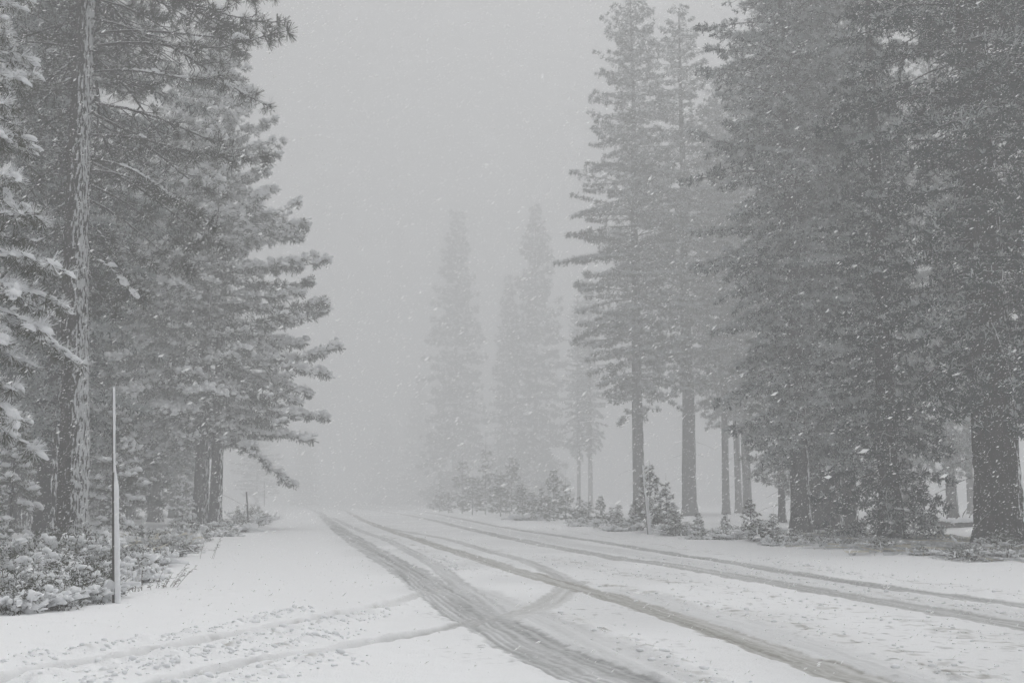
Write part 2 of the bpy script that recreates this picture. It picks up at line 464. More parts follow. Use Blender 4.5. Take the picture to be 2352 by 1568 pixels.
def build_ground():
    half = math.radians(33)
    a_in = np.linspace(-half, half, 660)
    a_out = np.linspace(half, 2 * math.pi - half, 62)[1:-1]
    ang = np.concatenate([a_in, a_out]); na = len(ang)
    rad = np.concatenate([np.geomspace(0.5, 7.0, 12)[:-1], np.geomspace(7.0, 16.5, 290)[:-1], np.geomspace(16.5, 150, 270)[:-1], np.geomspace(150, 690, 45)])
    nr = len(rad)
    R, A = np.meshgrid(rad, ang, indexing='ij')
    X, Y = (R * np.sin(A)).ravel(), (R * np.cos(A)).ravel()
    Z, wear_and_shade, grit, owner, road = full_height(X, Y)
    Z = Z - np.clip((np.hypot(X, Y) - 300) / 400, 0, 1) * 0.0
    V = np.stack([X, Y, Z], 1)
    # quads
    i = np.arange(nr - 1)[:, None]; j = np.arange(na)[None, :]; j2 = (j + 1) % na
    q = np.stack([i * na + j, (i + 1) * na + j, (i + 1) * na + j2, i * na + j2], -1).reshape(-1, 4)
    q = q[:, ::-1]
    # smooth normals of the whole sheet, kept on every piece cut from it
    n = np.cross(V[q[:, 2]] - V[q[:, 0]], V[q[:, 3]] - V[q[:, 1]])
    n[n[:, 2] < 0] *= -1
    vn = np.zeros_like(V)
    for c in range(4):
        for ax in range(3):
            vn[:, ax] += np.bincount(q[:, c], weights=n[:, ax], minlength=len(V))
    vn /= np.linalg.norm(vn, axis=1, keepdims=True) + 1e-12
    fo = np.full(len(q), -1)
    oq = owner[q]
    same = (oq == oq[:, :1]).all(1)
    fo = np.where(same, oq[:, 0], -1)
    fr = road[q].all(1)
    fx = np.where(fo >= 0, fo + 2, np.where(fr, 1, 0))
    objs = {}

    def cut(name, fm, parent=None):
        f = q[fm]
        u, inv = np.unique(f, return_inverse=True)
        me = make_mesh(name, V[u], inv.reshape(-1, 4), [M_GROUND], None, True)
        for an, arr in (("wear_and_shade", wear_and_shade), ("grit", grit)):
            at = me.attributes.new(an, 'FLOAT', 'POINT')
            at.data.foreach_set("value", arr[u].astype(np.float32))
        me.normals_split_custom_set_from_vertices(vn[u].tolist())
        o = link(name, me, parent)
        return o
    # fan in the very middle belongs to the snow field
    g = cut("snow_ground", fx == 0); g["kind"] = "structure"
    rd = cut("road", fx == 1); rd["kind"] = "structure"
    for k, t in enumerate(TRACKS):
        if (fx == k + 2).sum() > 10:
            cut(t[0], fx == k + 2, g if t[0] == "wheel_rut" else rd)


build_ground()

# ------------------------------------------------------------------ haze
hz = [(-710, -710, -1.6), (710, -710, -1.6), (710, 710, -1.6), (-710, 710, -1.6), (-710, -710, 73), (710, -710, 73), (710, 710, 73), (-710, 710, 73)]
hf = [(0, 3, 2, 1), (4, 5, 6, 7), (0, 1, 5, 4), (1, 2, 6, 5), (2, 3, 7, 6), (3, 0, 4, 7)]
m, nt, out = new_mat("snowy_air")
pv = nt.nodes.new("ShaderNodeVolumePrincipled")
pv.inputs["Color"].default_value = (0.72, 0.725, 0.73, 1)
pv.inputs["Density"].default_value = HAZE_DENSITY
pv.inputs["Anisotropy"].default_value = 0.3
nt.links.new(pv.outputs[0], out.inputs["Volume"])
hme = make_mesh("haze", hz, hf, [m])
haze = link("haze", hme)
haze["kind"] = "stuff"
haze["label"] = "snow-filled misty air"


def gz(x, y):
    return float(base_height(np.array([x]), np.array([y]))[0])


# ------------------------------------------------------------------ conifer parts
def ico(sub):
    t = (1 + 5 ** 0.5) / 2
    v = [(-1, t, 0), (1, t, 0), (-1, -t, 0), (1, -t, 0), (0, -1, t), (0, 1, t), (0, -1, -t), (0, 1, -t), (t, 0, -1), (t, 0, 1), (-t, 0, -1), (-t, 0, 1)]
    f = [(0, 11, 5), (0, 5, 1), (0, 1, 7), (0, 7, 10), (0, 10, 11), (1, 5, 9), (5, 11, 4), (11, 10, 2), (10, 7, 6), (7, 1, 8), (3, 9, 4), (3, 4, 2), (3, 2, 6), (3, 6, 8), (3, 8, 9), (4, 9, 5), (2, 4, 11), (6, 2, 10), (8, 6, 7), (9, 8, 1)]
    v = [np.array(p) / np.linalg.norm(p) for p in v]
    for _ in range(sub):
        cache, nf = {}, []
        def mid(a, b):
            k = (min(a, b), max(a, b))
            if k not in cache:
                p = v[a] + v[b]; v.append(p / np.linalg.norm(p)); cache[k] = len(v) - 1
            return cache[k]
        for a, b, c in f:
            ab, bc, ca = mid(a, b), mid(b, c), mid(c, a)
            nf += [(a, ab, ca), (b, bc, ab), (c, ca, bc), (ab, bc, ca)]
        f = nf
    return np.array(v), np.array(f)


ICO0, ICO1 = ico(0), ico(1)


def tube(path, radii, sides=5):
    path = np.asarray(path, float); radii = np.asarray(radii, float)
    tan = np.gradient(path, axis=0); tan /= np.linalg.norm(tan, axis=1, keepdims=True) + 1e-9
    ref = np.where(np.abs(tan[:, 2:3]) > 0.9, np.array([[1.0, 0, 0]]), np.array([[0, 0, 1.0]]))
    a = np.cross(tan, ref); a /= np.linalg.norm(a, axis=1, keepdims=True) + 1e-9
    b = np.cross(tan, a)
    th = np.arange(sides) / sides * 2 * math.pi
    v = path[:, None] + radii[:, None, None] * (np.cos(th)[None, :, None] * a[:, None] + np.sin(th)[None, :, None] * b[:, None])
    n = len(path)
    i = np.arange(n - 1)[:, None]; j = np.arange(sides)[None]; j2 = (j + 1) % sides
    p, q, r, s = i * sides + j, i * sides + j2, (i + 1) * sides + j2, (i + 1) * sides + j
    t = np.concatenate([np.stack([p, q, r], -1).reshape(-1, 3), np.stack([p, r, s], -1).reshape(-1, 3)])
    return v.reshape(-1, 3), t


def bases(D, rg):
    """Rotation matrices taking z to each direction of D with a random roll."""
    D = D / (np.linalg.norm(D, axis=1, keepdims=True) + 1e-9)
    r = rg.normal(size=D.shape)
    a = np.cross(D, r); a /= np.linalg.norm(a, axis=1, keepdims=True) + 1e-9
    b = np.cross(D, a)
    return np.stack([a, b, D], -1)


def tuft_templates(rg, n, wid, lo=12, hi=105, count=5, core=True):
    """Needle rosettes of radius 1 round +z: long thin triangles, some widest outside so that the ball reads dense."""
    out = []
    for _ in range(count):
        ct = np.cos(np.radians(lo)) + (np.cos(np.radians(hi)) - np.cos(np.radians(lo))) * rg.random(n)
        st = np.sqrt(1 - ct ** 2); ph = rg.random(n) * 2 * math.pi
        d = np.stack([st * np.cos(ph), st * np.sin(ph), ct], 1)
        L = rg.uniform(0.82, 1.06, n)
        per = np.cross(d, rg.normal(size=(n, 3))); per /= np.linalg.norm(per, axis=1, keepdims=True)
        w = wid * rg.uniform(0.7, 1.3, n)
        tip = d * L[:, None]
        root = d * 0.06
        flip = rg.random(n) < 0.45
        A = np.where(flip[:, None], tip + per * w[:, None] / 2, root + per * w[:, None] / 2)
        B = np.where(flip[:, None], tip * 0.93 - per * w[:, None] / 2, root - per * w[:, None] / 2)
        C = np.where(flip[:, None], root, tip)
        out.append(np.stack([A, B, C], 1))     # n,3,3
    return out


def put_tufts(acc, temps, P, D, S, snow, rg, up_thr=0.25):
    """Places rosettes; needles of snowed rosettes that point up or outward carry snow (material 1)."""
    P, D, S = np.asarray(P), np.asarray(D), np.asarray(S)
    which = rg.integers(0, len(temps), len(P))
    for k, T in enumerate(temps):
        s = np.where(which == k)[0]
        if not len(s):
            continue
        R = bases(D[s], rg)
        v = np.einsum('kij,ntj->knti', R, T) * S[s, None, None, None]
        cz = v[:, :, :, 2].mean(2) / S[s, None]
        mi = ((cz > up_thr + rg.normal(0, 0.12, cz.shape)) & snow[s][:, None]).astype(int)
        v = v + P[s, None, None, :]
        nv = v.reshape(-1, 3)
        acc.add(nv, np.arange(len(nv)).reshape(-1, 3), mi.ravel())


def put_blobs(acc, P, D, SZ, rg, hero=False, droop=0.22, mat=0):
    """Lumps of snow lying on twigs: drawn out along D, flat below, bent down at the outer end."""
    V, F = ICO1 if hero else ICO0
    P, D, SZ = np.asarray(P), np.asarray(D, float), np.asarray(SZ)
    n = len(P)
    if not n:
        return
    h = D.copy(); h[:, 2] *= 0.5
    h /= np.linalg.norm(h, axis=1, keepdims=True) + 1e-9
    s = np.cross(np.array([[0, 0, 1.0]]), h); s /= np.linalg.norm(s, axis=1, keepdims=True) + 1e-9
    u = np.cross(h, s)
    jit = 1 + rg.normal(0, 0.13, (n, len(V)))
    vv = V[None] * jit[:, :, None]
    lx = SZ[:, 0:1] * vv[:, :, 0]; ly = SZ[:, 1:2] * vv[:, :, 1]
    lz = SZ[:, 2:3] * np.where(vv[:, :, 2] < 0, vv[:, :, 2] * 0.65, vv[:, :, 2])
    lz = lz - droop * (np.clip(lx, 0, None) ** 2) / (SZ[:, 0:1] + 1e-6) - 0.25 * ly ** 2 / (SZ[:, 1:2] + 1e-6)
    w = P[:, None] + lx[..., None] * h[:, None] + ly[..., None] * s[:, None] + lz[..., None] * u[:, None]
    t = F[None] + (np.arange(n) * len(V))[:, None, None]
    acc.add(w.reshape(-1, 3), t.reshape(-1, 3), mat)


def trunk_mesh(name, H, r0, rg, mat, sides=14, rings=40, bark=0.0, lean=(0, 0), flare=0.35, twin=False, wob=0.05, top=0.04):
    z = np.concatenate([np.linspace(-0.35, 3.0, rings // 3), np.linspace(3.0, H, rings - rings // 3 + 1)[1:]])
    t = np.clip(z / H, 0, 1)
    r = r0 * ((1 - t) ** 0.85 * (1 - top) + top) * (1 + flare * np.exp(-np.clip(z, 0, None) / 0.5))
    cx = lean[0] * z + wob * np.array([math.sin(a * 0.35 + 1.3) for a in z]) * np.clip(z / 4, 0, 1)
    cyy = lean[1] * z + wob * np.array([math.cos(a * 0.27 + 0.4) for a in z]) * np.clip(z / 4, 0, 1)
    th = np.arange(sides) / sides * 2 * math.pi
    TH, Zz = np.meshgrid(th, z)
    rr = r[:, None] * np.ones_like(TH)
    if bark:
        sd = int(rg.integers(0, 900))
        # plates: cells long in z, with grooves between
        circ = TH / (2 * math.pi) * max(6, round(2 * math.pi * r0 / 0.16))
        nx = circ + 0.5 * vnoise(Zz * 1.1, np.cos(TH) * 3, sd)
        ny = Zz * 2.4 + 0.9 * vnoise(circ * 0.9, Zz * 0.4, sd + 1)
        rr = rr + bark * (np.abs(vnoise(nx, ny, sd + 2)) * 1.6 - 0.5 + 0.4 * vnoise(nx * 3, ny * 2, sd + 3))
        rr = rr + 0.08 * r0 * np.sin(TH * 3 + 1) * np.exp(-np.clip(Zz, 0, None) / 0.8)
    X = cx[:, None] + rr * np.cos(TH); Yy = cyy[:, None] + rr * np.sin(TH)
    v = np.stack([X, Yy, Zz], -1).reshape(-1, 3)
    n = len(z)
    i = np.arange(n - 1)[:, None]; j = np.arange(sides)[None]; j2 = (j + 1) % sides
    p, q, rr_, s = i * sides + j, i * sides + j2, (i + 1) * sides + j2, (i + 1) * sides + j
    tr = np.concatenate([np.stack([p, q, rr_], -1).reshape(-1, 3), np.stack([p, rr_, s], -1).reshape(-1, 3)])
    return make_mesh(name, v, tr, [mat], None, True)


def conifer(seed, H, profile, trunk_r, per_m=5.0, tuft=0.42, needles=26, wid=0.16, snow=0.25, blob=0.3, e0=(5, 30), sag=(0.15, 0.45),
            tuft_gap=0.55, hero=False, needle_mat=None, bark=None, trunk_kw=None, length_var=(0.62, 1.12), lateral=0.3, zfun=None,
            blob_hero=False, curl=0.15, inner=0.3, blob_size=(1.0, 0.75, 0.5), twigs=True, up_thr=0.25, dead=0, needle_dir_up=0.15, rime=None, boughs=False, dens=2.2, ejit=6, nb=1, bare_side=None):
    """One kind of conifer: returns the meshes of its trunk, branches, needles and snow."""
    rg = np.random.default_rng(seed)
    temps = tuft_templates(rg, needles, wid)
    pz = np.array([p[0] for p in profile]); pr = np.array([p[1] for p in profile])
    z = pz[0]; br = Acc(); ndl = Acc(); snw = Acc()
    zs = []
    while z < pz[-1]:
        zs.append(z)
        z += rg.exponential(1 / per_m) * 0.7 + 0.3 / per_m
    az = rg.random() * 6.28
    TP, TD, TS, TW = [], [], [], []
    BP, BD, BS = [], [], []
    nm = needle_mat or M_NEEDLE
    parts = []
    for z in zs:
        f = (z - pz[0]) / (pz[-1] - pz[0])
        az += 2.399 + rg.normal(0, 0.35)
        if bare_side and z < bare_side and math.cos(az + math.pi / 2) > 0.45:
            continue      # the side towards the road has shed its lower boughs
        L = np.interp(z, pz, pr) * rg.uniform(*length_var)
        if rg.random() < 0.06:
            L *= 1.12
        L = max(L, 0.12)
        e = math.radians(e0[0] + (e0[1] - e0[0]) * f + rg.normal(0, ejit))
        sg = sag[1] + (sag[0] - sag[1]) * f
        sg *= rg.uniform(0.7, 1.3)
        t = np.linspace(0, 1, 7)
        out = L * t * (1 - 0.12 * sg * t)
        bend = rg.normal(0, 0.12) * L * t ** 2
        pz_ = L * (math.sin(e) * t - sg * t ** 2 + curl * t ** 4)
        ca, sa = math.cos(az), math.sin(az)
        path = np.stack([out * ca - bend * sa, out * sa + bend * ca, z + pz_], 1)
        r0 = 0.009 + 0.008 * L
        if boughs:
            TP, TD, TS, TW, BP, BD, BS = [], [], [], [], [], [], []
            br = Acc()
        v, tr = tube(path, r0 * (1 - 0.8 * t), 5 if hero else 4)
        br.add(v, tr)
        snowy = rg.random() < snow
        n = max(2, int(L * (1 - inner) / tuft_gap * dens))
        for q in range(n):
            tt = 1.0 if q == 0 else rg.uniform(inner, 1.0) ** 0.8
            p = np.array([np.interp(tt, t, path[:, c]) for c in range(3)])
            d = np.array([np.interp(min(tt + .1, 1), t, path[:, c]) - np.interp(tt - .1, t, path[:, c]) for c in range(3)])
            d /= np.linalg.norm(d) + 1e-9
            lat = rg.uniform(-1, 1) * lateral * L * (1.15 - tt) * (0 if q == 0 else 1) + rg.normal(0, 0.08)
            sd = np.array([-sa, ca, 0])
            p2 = p + sd * lat + np.array([0, 0, rg.normal(0, 0.12) * tuft - abs(lat) * 0.15])
            dd = d + sd * np.sign(lat) * min(abs(lat), 0.8) + np.array([0, 0, needle_dir_up]) + rg.normal(0, 0.18, 3)
            dd /= np.linalg.norm(dd)
            if twigs and abs(lat) > 0.12:
                tp = np.stack([p - d * 0.4 * abs(lat), (p + p2) / 2 + [0, 0, .02], p2])
                v, tr = tube(tp, [r0 * .45, r0 * .35, r0 * .2], 3)
                br.add(v, tr)
            s = tuft * rg.uniform(0.7, 1.15) * (0.75 + 0.25 * tt) * (1 - 0.25 * f)
            sn = snowy and rg.random() < 0.85 or rg.random() < snow * 0.4
            TP.append(p2); TD.append(dd); TS.append(s); TW.append(sn)
            for _ in range(nb if sn else 0):
                if rg.random() > blob:
                    continue
                BP.append(p2 + dd * s * 0.45 + [0, 0, s * 0.22] + rg.normal(0, .28, 3) * s * (nb > 1)); BD.append(dd + rg.normal(0, .25, 3))
                BS.append(np.array(blob_size) * s * rg.uniform(0.55, 1.0))
        if hero and snowy and (L < 4.2 or rg.random() < .3):     # snow lying along the bare part of the branch
            for tt in np.arange(0.25, 1.0, 0.22 / max(L, 0.5)):
                p = np.array([np.interp(tt, t, path[:, c]) for c in range(3)])
                d = path[min(6, int(tt * 6) + 1)] - path[int(tt * 6)]
                BP.append(p + [0, 0, r0 * 1.2]); BD.append(d / (np.linalg.norm(d) + 1e-9))
                BS.append(np.array([0.15, r0 * 1.1 + 0.015, 0.02 + r0 * .6]) * rg.uniform(.6, 1.35))
        if boughs:
            one = Acc()
            for vv_, tt_ in zip(br.v, br.t):
                one.add(vv_, tt_ - tt_.min(), 0)
            nd_ = Acc(); put_tufts(nd_, temps, np.array(TP), np.array(TD), np.array(TS), np.array(TW, bool), rg, up_thr)
            for vv_, tt_, mm_ in zip(nd_.v, nd_.t, nd_.m):
                one.add(vv_, tt_ - tt_.min(), mm_ + 1)
            if BP:
                sn_ = Acc(); put_blobs(sn_, np.array(BP), np.array(BD), np.array(BS), rg, blob_hero)
                one.add(sn_.v[0], sn_.t[0], 3)
            parts.append(one.mesh("bough", [M_BRANCH, nm, rime or M_RIME, M_SNOW], True))
    if boughs:
        TP, BP, br = [], [], Acc()
    for k in range(dead):      # bare dead sticks on the lower trunk
        z = rg.uniform(0.25, 1.0) * pz[0]; a = rg.random() * 6.28; L = rg.uniform(0.5, 2.4)
        t = np.linspace(0, 1, 4)
        v, tr = tube(np.stack([L * t * math.cos(a), L * t * math.sin(a), z - L * (0.1 * t + 0.25 * t * t)], 1), 0.022 * (1 - .75 * t), 3)
        br.add(v, tr)
    if TP:
        put_tufts(ndl, temps, np.array(TP), np.array(TD), np.array(TS), np.array(TW, bool), rg, up_thr)
    if BP:
        put_blobs(snw, np.array(BP), np.array(BD), np.array(BS), rg, blob_hero)
    kw = dict(sides=14, rings=36)
    kw.update(trunk_kw or {})
    res = {"boughs": parts,
           "trunk": trunk_mesh("trunk", H, trunk_r, rg, bark or M_BARK_SOME, **kw),
           "branches": br.mesh("branches", [M_BRANCH], True),
           "crown": ndl.mesh("crown", [nm, rime or M_RIME]),
           "snow_load": snw.mesh("snow_load", [M_SNOW], True)}
    return res


def plant(meshes, name, label, cat, x, y, group=None, rotz=0.0, scale=1.0, z=None, sink=0.0):
    o = thing(name, label, cat, (x, y, (gz(x, y) if z is None else z) - sink), group, rotz, scale)
    for part in ("trunk", "branches", "crown", "snow_load"):
        if meshes.get(part) is not None:
            q = link(part, meshes[part], o)
            if part != "trunk":
                q["kind"] = "stuff"
    for me in meshes.get("boughs", ()):
        link("bough", me, o)
    return o


G_RIGHT = "tall pines in the wood right of the road"
G_LEFT = "pines left of the road"
G_FAR = "faint tall pines far down the road"
G_YOUNG = "young conifers along the right verge"

# ---- right-hand wood
PINE_A = conifer(11, 45.5, [(9, 2.2), (11, 4.2), (18, 5.8), (22, 6.4), (26, 5.3), (33, 4.4), (39, 3.1), (43, 2.2), (45.4, .7)], 0.52, dens=5.4, inner=.08, per_m=8.5,
                 tuft=0.36, needles=16, wid=0.22, up_thr=-.15, snow=0.75, blob=0, rime=M_RIME_D, ejit=9, sag=(.15, .5), dead=12, bark=M_BARK_PLAIN, trunk_kw=dict(bark=0.02, sides=18, rings=70))
PINE_B = conifer(23, 46, [(11, 1.6), (13, 3.4), (19, 4.6), (25, 4.4), (32, 3.7), (39, 2.9), (43, 2.1), (45.9, .7)], 0.56, dens=5.6, inner=.06, per_m=6.5,
                 tuft=0.36, needles=16, wid=0.22, up_thr=-.15, snow=0.75, blob=0, rime=M_RIME_D, ejit=9, sag=(.15, .5), dead=12, bark=M_BARK_PLAIN, trunk_kw=dict(bark=0.02, sides=18, rings=70))
PINE_C = conifer(37, 39, [(3.4, 1.5), (5, 3.2), (8, 4.2), (12, 4.7), (18, 5.2), (25, 4.8), (32, 3.4), (36.5, 1.8), (39, .3)], 0.46, dens=6.2, inner=.05, per_m=7.5,
                 tuft=0.31, needles=16, wid=0.21, up_thr=-.3, snow=0.82, blob=0, rime=M_RIME_D, ejit=10, sag=(.2, .6), dead=10, bark=M_BARK_SOME, needle_mat=M_NEEDLE_B, trunk_kw=dict(bark=0.02, sides=24, rings=90))


def tall(mesh, px, Y, top, label, native_h, rot, group=G_RIGHT, thick=1.0, name="pine_tree"):
    x = ground_x(px, Y)
    z0 = gz(x, Y)
    s = (top - z0) / native_h if top else 1.0
    return plant(mesh, name, label, "pine tree", x, Y, group, rot, (s * thick, s * thick, s), z0)


tall(PINE_A, 1468, 95, height_at(-8, 95), "tall pine with knobby crown, slender trunk rising behind the white snow pole", 45.5, 0.4)
tall(PINE_B, 1585, 100, height_at(20, 100), "tall pine with narrow crown, its trunk foot bare on open snow beside three slim trunks", 46, 2.1, thick=1.15)
tall(PINE_A, 1669, 104, 41, "leftmost pine of three slim trunks standing close together behind the roadside saplings", 45.5, 3.0, thick=.75)
tall(PINE_B, 1697, 113, 40, "thinnest middle pine of three slim trunks standing close together", 46, 4.4, thick=.72)
tall(PINE_A, 1717, 106, 44, "rightmost pine of three slim trunks standing close together", 45.5, 5.3, thick=.85)
tall(PINE_C, 1842, 52, 38, "big dark pine trunk, first on the left of the dark trunk cluster in the wood", 39, 0.9)
tall(PINE_C, 1881, 55, 35, "dark pine second in the trunk cluster, just right of the big front trunk", 39, 2.6, thick=1.0)
tall(PINE_C, 1914, 53.5, 36, "dark pine third in the trunk cluster, left of the thin snow-white gap", 39, 4.0, thick=1.0)
tall(PINE_C, 1953, 54, 33, "dark pine on the right end of the trunk cluster, right of the thin white gap", 39, 5.5, thick=.95)
PINE_D = conifer(51, 36, [(4.2, 1.6), (6, 3.2), (10, 4.2), (15, 4.6), (22, 4.2), (29, 3.0), (36, .3)], 0.70, dens=6.6, inner=.03, per_m=11.0, tuft=0.27, needles=16, wid=0.2, up_thr=.12, snow=0.4, blob=0, rime=M_RIME_D, ejit=10, sag=(.2, .65), dead=14, bark=M_BARK_SOME, needle_mat=M_NEEDLE_B, trunk_kw=dict(bark=0.03, sides=32, rings=120))
tall(PINE_D, 2300, 34.5, 36, "massive dark pine trunk at the right edge with drooping dark boughs above", 36, 0.3)
tall(PINE_D, 2455, 36, 34, "dark pine beyond the right edge whose boughs hang into the picture", 36, 2.9)
tall(PINE_C, 2190, 70, 36, "pine with thin crown showing sky gaps between the fir and the massive right trunk", 39, 1.7, thick=.8)
tall(PINE_B, 2232, 92, 34, "slim grey trunk seen far back in the bright gap left of the massive right trunk", 46, 0.2, thick=.7)
tall(PINE_C, 2090, 78, 34, "pine standing behind the dark skirted fir, only its upper crown in view", 39, 3.3)
PINE_E = conifer(61, 17, [(2.2, 1.2), (3.5, 2.2), (6, 2.8), (10, 2.3), (14, 1.3), (17, .15)], 0.24, dens=3.4, inner=.08, per_m=9, tuft=0.34, needles=24, wid=0.17, snow=0.4, blob=0.4, dead=4)
tall(PINE_E, 1797, 72, 17, "shorter pine with low crown and thin trunk left of the dark trunk cluster", 17, 0.0)
FIR = conifer(71, 25, [(0.7, 2.4), (3, 2.7), (6, 2.5), (11, 2.1), (17, 1.4), (22, .7), (25, .1)], 0.42, per_m=11, tuft=0.25, needles=16, wid=0.22, snow=0.45, blob=0.1,
              dens=4.0, blob_size=(.7, .45, .3), rime=M_RIME_D, up_thr=.1, ejit=9, e0=(-8, 25), sag=(0.15, 0.5), tuft_gap=0.34, needle_mat=M_NEEDLE_B, lateral=0.42, inner=0.05,
              trunk_kw=dict(bark=0.02, sides=20, rings=60))
o = plant(FIR, "fir_tree", "dark fir with snow-dusted boughs sweeping down to the tan grass", "fir tree", ground_x(2050, 41), 41, G_RIGHT, 0.5)
# faint trunks
tall(PINE_B, 1330, 178, 34, "left one of two very faint trunks in the mist behind the roadside saplings", 46, 1.1, thick=.8)
tall(PINE_B, 1357, 172, 36, "right one of two very faint trunks in the mist behind the roadside saplings", 46, 3.9, thick=.85)

# ---- faint trees far down the road
SPIRE = conifer(83, 56, [(1.5, 5.5), (8, 7.0), (18, 6.6), (28, 5.4), (38, 4.2), (48, 2.6), (55.6, .8)], 0.6, per_m=6, tuft=0.85, needles=22, wid=0.3, snow=0.5, blob=0.1,
                e0=(-5, 30), tuft_gap=0.8, twigs=False, dens=2.6, inner=.1, length_var=(.5, 1.15))
tall(SPIRE, 1045, 245, height_at(488, 245), "ghostly tall conifer in the mist, left of the far pair beside the road", 56, 0.0, G_FAR, name="conifer_tree")
tall(SPIRE, 1232, 222, height_at(478, 222), "ghostly tall conifer in the mist, right of the far pair beside the road", 56, 2.0, G_FAR, name="conifer_tree")
tall(SPIRE, 1168, 240, height_at(635, 240), "ghostly shorter conifer tucked against the right one of the far pair", 56, 4.0, G_FAR, .8, name="conifer_tree")
tall(SPIRE, 960, 350, height_at(880, 350), "barely visible conifer fading out left of the ghostly far pair", 56, 1.0, G_FAR, 1.4, name="conifer_tree")
tall(SPIRE, 880, 400, height_at(955, 400), "barely visible low conifer nearest the vanishing end of the road", 56, 3.0, G_FAR, 1.7, name="conifer_tree")
tall(SPIRE, 700, 340, height_at(985, 340), "barely visible low conifer on the left side of the vanishing road", 56, 5.0, G_FAR, 1.7, name="conifer_tree")

# ---- left side
TWIN = conifer(97, 28.5, [(5.0, 3.8), (6.0, 5.8), (8, 6.8), (9.2, 6.5), (12, 6.4), (14.6, 5.6), (17.7, 4.4), (21.3, 2.8), (25, 1.3), (28.4, .2)], 0.40, per_m=10, length_var=(.78, 1.07), ejit=13,
               tuft=0.40, needles=28, wid=0.16, snow=0.85, blob=0.75, nb=2, up_thr=-.05, blob_hero=False, e0=(-6, 36), sag=(0.02, 0.3), dead=8, tuft_gap=0.5, rime=M_SNOW, boughs=True, dens=4.8, inner=.1,
               bark=M_BARK_SOME, blob_size=(0.6, 0.44, 0.42), trunk_kw=dict(bark=0.022, sides=26, rings=80))
x = ground_x(458, 60)
tw = plant(TWIN, "pine_tree", "broad pine with clumps of snow on its boughs and a dark double trunk", "pine tree", x, 60, G_LEFT, 0.6)
tr2 = trunk_mesh("trunk", 24, 0.34, np.random.default_rng(5), M_BARK_SOME, bark=0.022, sides=22, rings=70)
o = link("trunk", tr2, tw)
o.location = Matrix.Rotation(-0.6, 3, 'Z') @ Vector((ground_x(494, 60) - x, -0.12, 0))

BIG = conifer(101, 34, [(7.6, 1.3), (8.8, 2.2), (11, 3.8), (13.5, 5.6), (16, 6.6), (19, 6.4), (26, 4.2), (34, .3)], 0.44, bare_side=17.5, per_m=8.5, tuft=0.36, needles=46, wid=0.06,
              snow=0.24, blob=0.2, needle_mat=M_NEEDLE_O, e0=(-10, 25), sag=(0.15, 0.62), hero=True, blob_hero=False, tuft_gap=0.5, dead=10, bark=M_BARK_SNOWY, boughs=True, dens=3.2, inner=.15,
              blob_size=(0.8, 0.45, 0.3), trunk_kw=dict(bark=0.035, sides=56, rings=260, flare=0.3, lean=(-.03, 0)), curl=0.25, needle_dir_up=0.0)
plant(BIG, "pine_tree", "big pine whose trunk is plastered with snow, behind the roadside snow pole", "pine tree", ground_x(163, 33.5), 33.5, G_LEFT, 0.0)
NEAR = conifer(113, 18, [(2.9, 1.3), (4, 1.8), (5.5, 1.8), (7, 1.3), (9, 1.0), (12, 1.05), (15, .9), (17.9, .15)], 0.22, per_m=12, tuft=0.29, needles=72, wid=0.042, snow=0.95, blob=0.6, rime=M_SNOW,
               e0=(0, 30), sag=(0.15, 0.5), hero=True, blob_hero=True, tuft_gap=0.36, blob_size=(0.8, 0.4, 0.27), curl=0.1, needle_dir_up=-0.4, needle_mat=M_NEEDLE_Y, up_thr=-0.18,
               lateral=0.45, boughs=True, dens=4.0, inner=.2)
plant(NEAR, "pine_tree", "nearest pine at the left edge with boughs bowed under thick snow", "pine tree", ground_x(-125, 21), 21, G_LEFT, 1.0)
tall(PINE_C, 105, 42, 36, "dark pine trunk standing close behind the snow-plastered trunk", 39, 1.4, G_LEFT, 1.05)
tall(PINE_D, 40, 52, 34, "dark pine deep in the left wood, further left than the dark trunk beside it", 36, 2.2, G_LEFT, .7)
PINE_L = conifer(131, 21, [(0.8, 2.2), (2.5, 3.3), (6, 3.4), (10, 2.9), (15, 1.8), (20.8, .2)], 0.26, per_m=9, tuft=0.36, needles=24, wid=0.18, snow=0.55, blob=0.25,
                dens=3.6, inner=.08, e0=(-5, 35), sag=(.1, .4))
tall(PINE_C, 357, 74, 29, "pine with broad dim trunk between the plastered trunk and the double trunk", 39, 5.0, G_LEFT, 1.25)
tall(PINE_L, 300, 82, 25, "dim bushy pine branched to the ground, just left of the broad dim trunk", 21, 3.4, G_LEFT, 1.0)
tall(PINE_L, 236, 64, 20, "dim bushy pine rising behind the young pine at the snow pole", 21, 1.4, G_LEFT, 1.0)
tall(PINE_L, 395, 96, 24, "palest bushy pine in the gap between the broad dim trunk and the double trunk", 21, 5.4, G_LEFT, 1.0)
tall(PINE_L, 8, 58, 21, "dim bushy pine filling the left edge behind the dark trunks", 21, 2.4, G_LEFT, 1.0)
tall(PINE_L, 150, 72, 24, "dim bushy pine half hidden behind the snow-plastered trunk", 21, 4.4, G_LEFT, 1.0)
tall(PINE_E, 590, 235, height_at(990, 235), "faint misty pine showing under the boughs of the double-trunked pine", 17, 1.0, G_LEFT, 2.2)

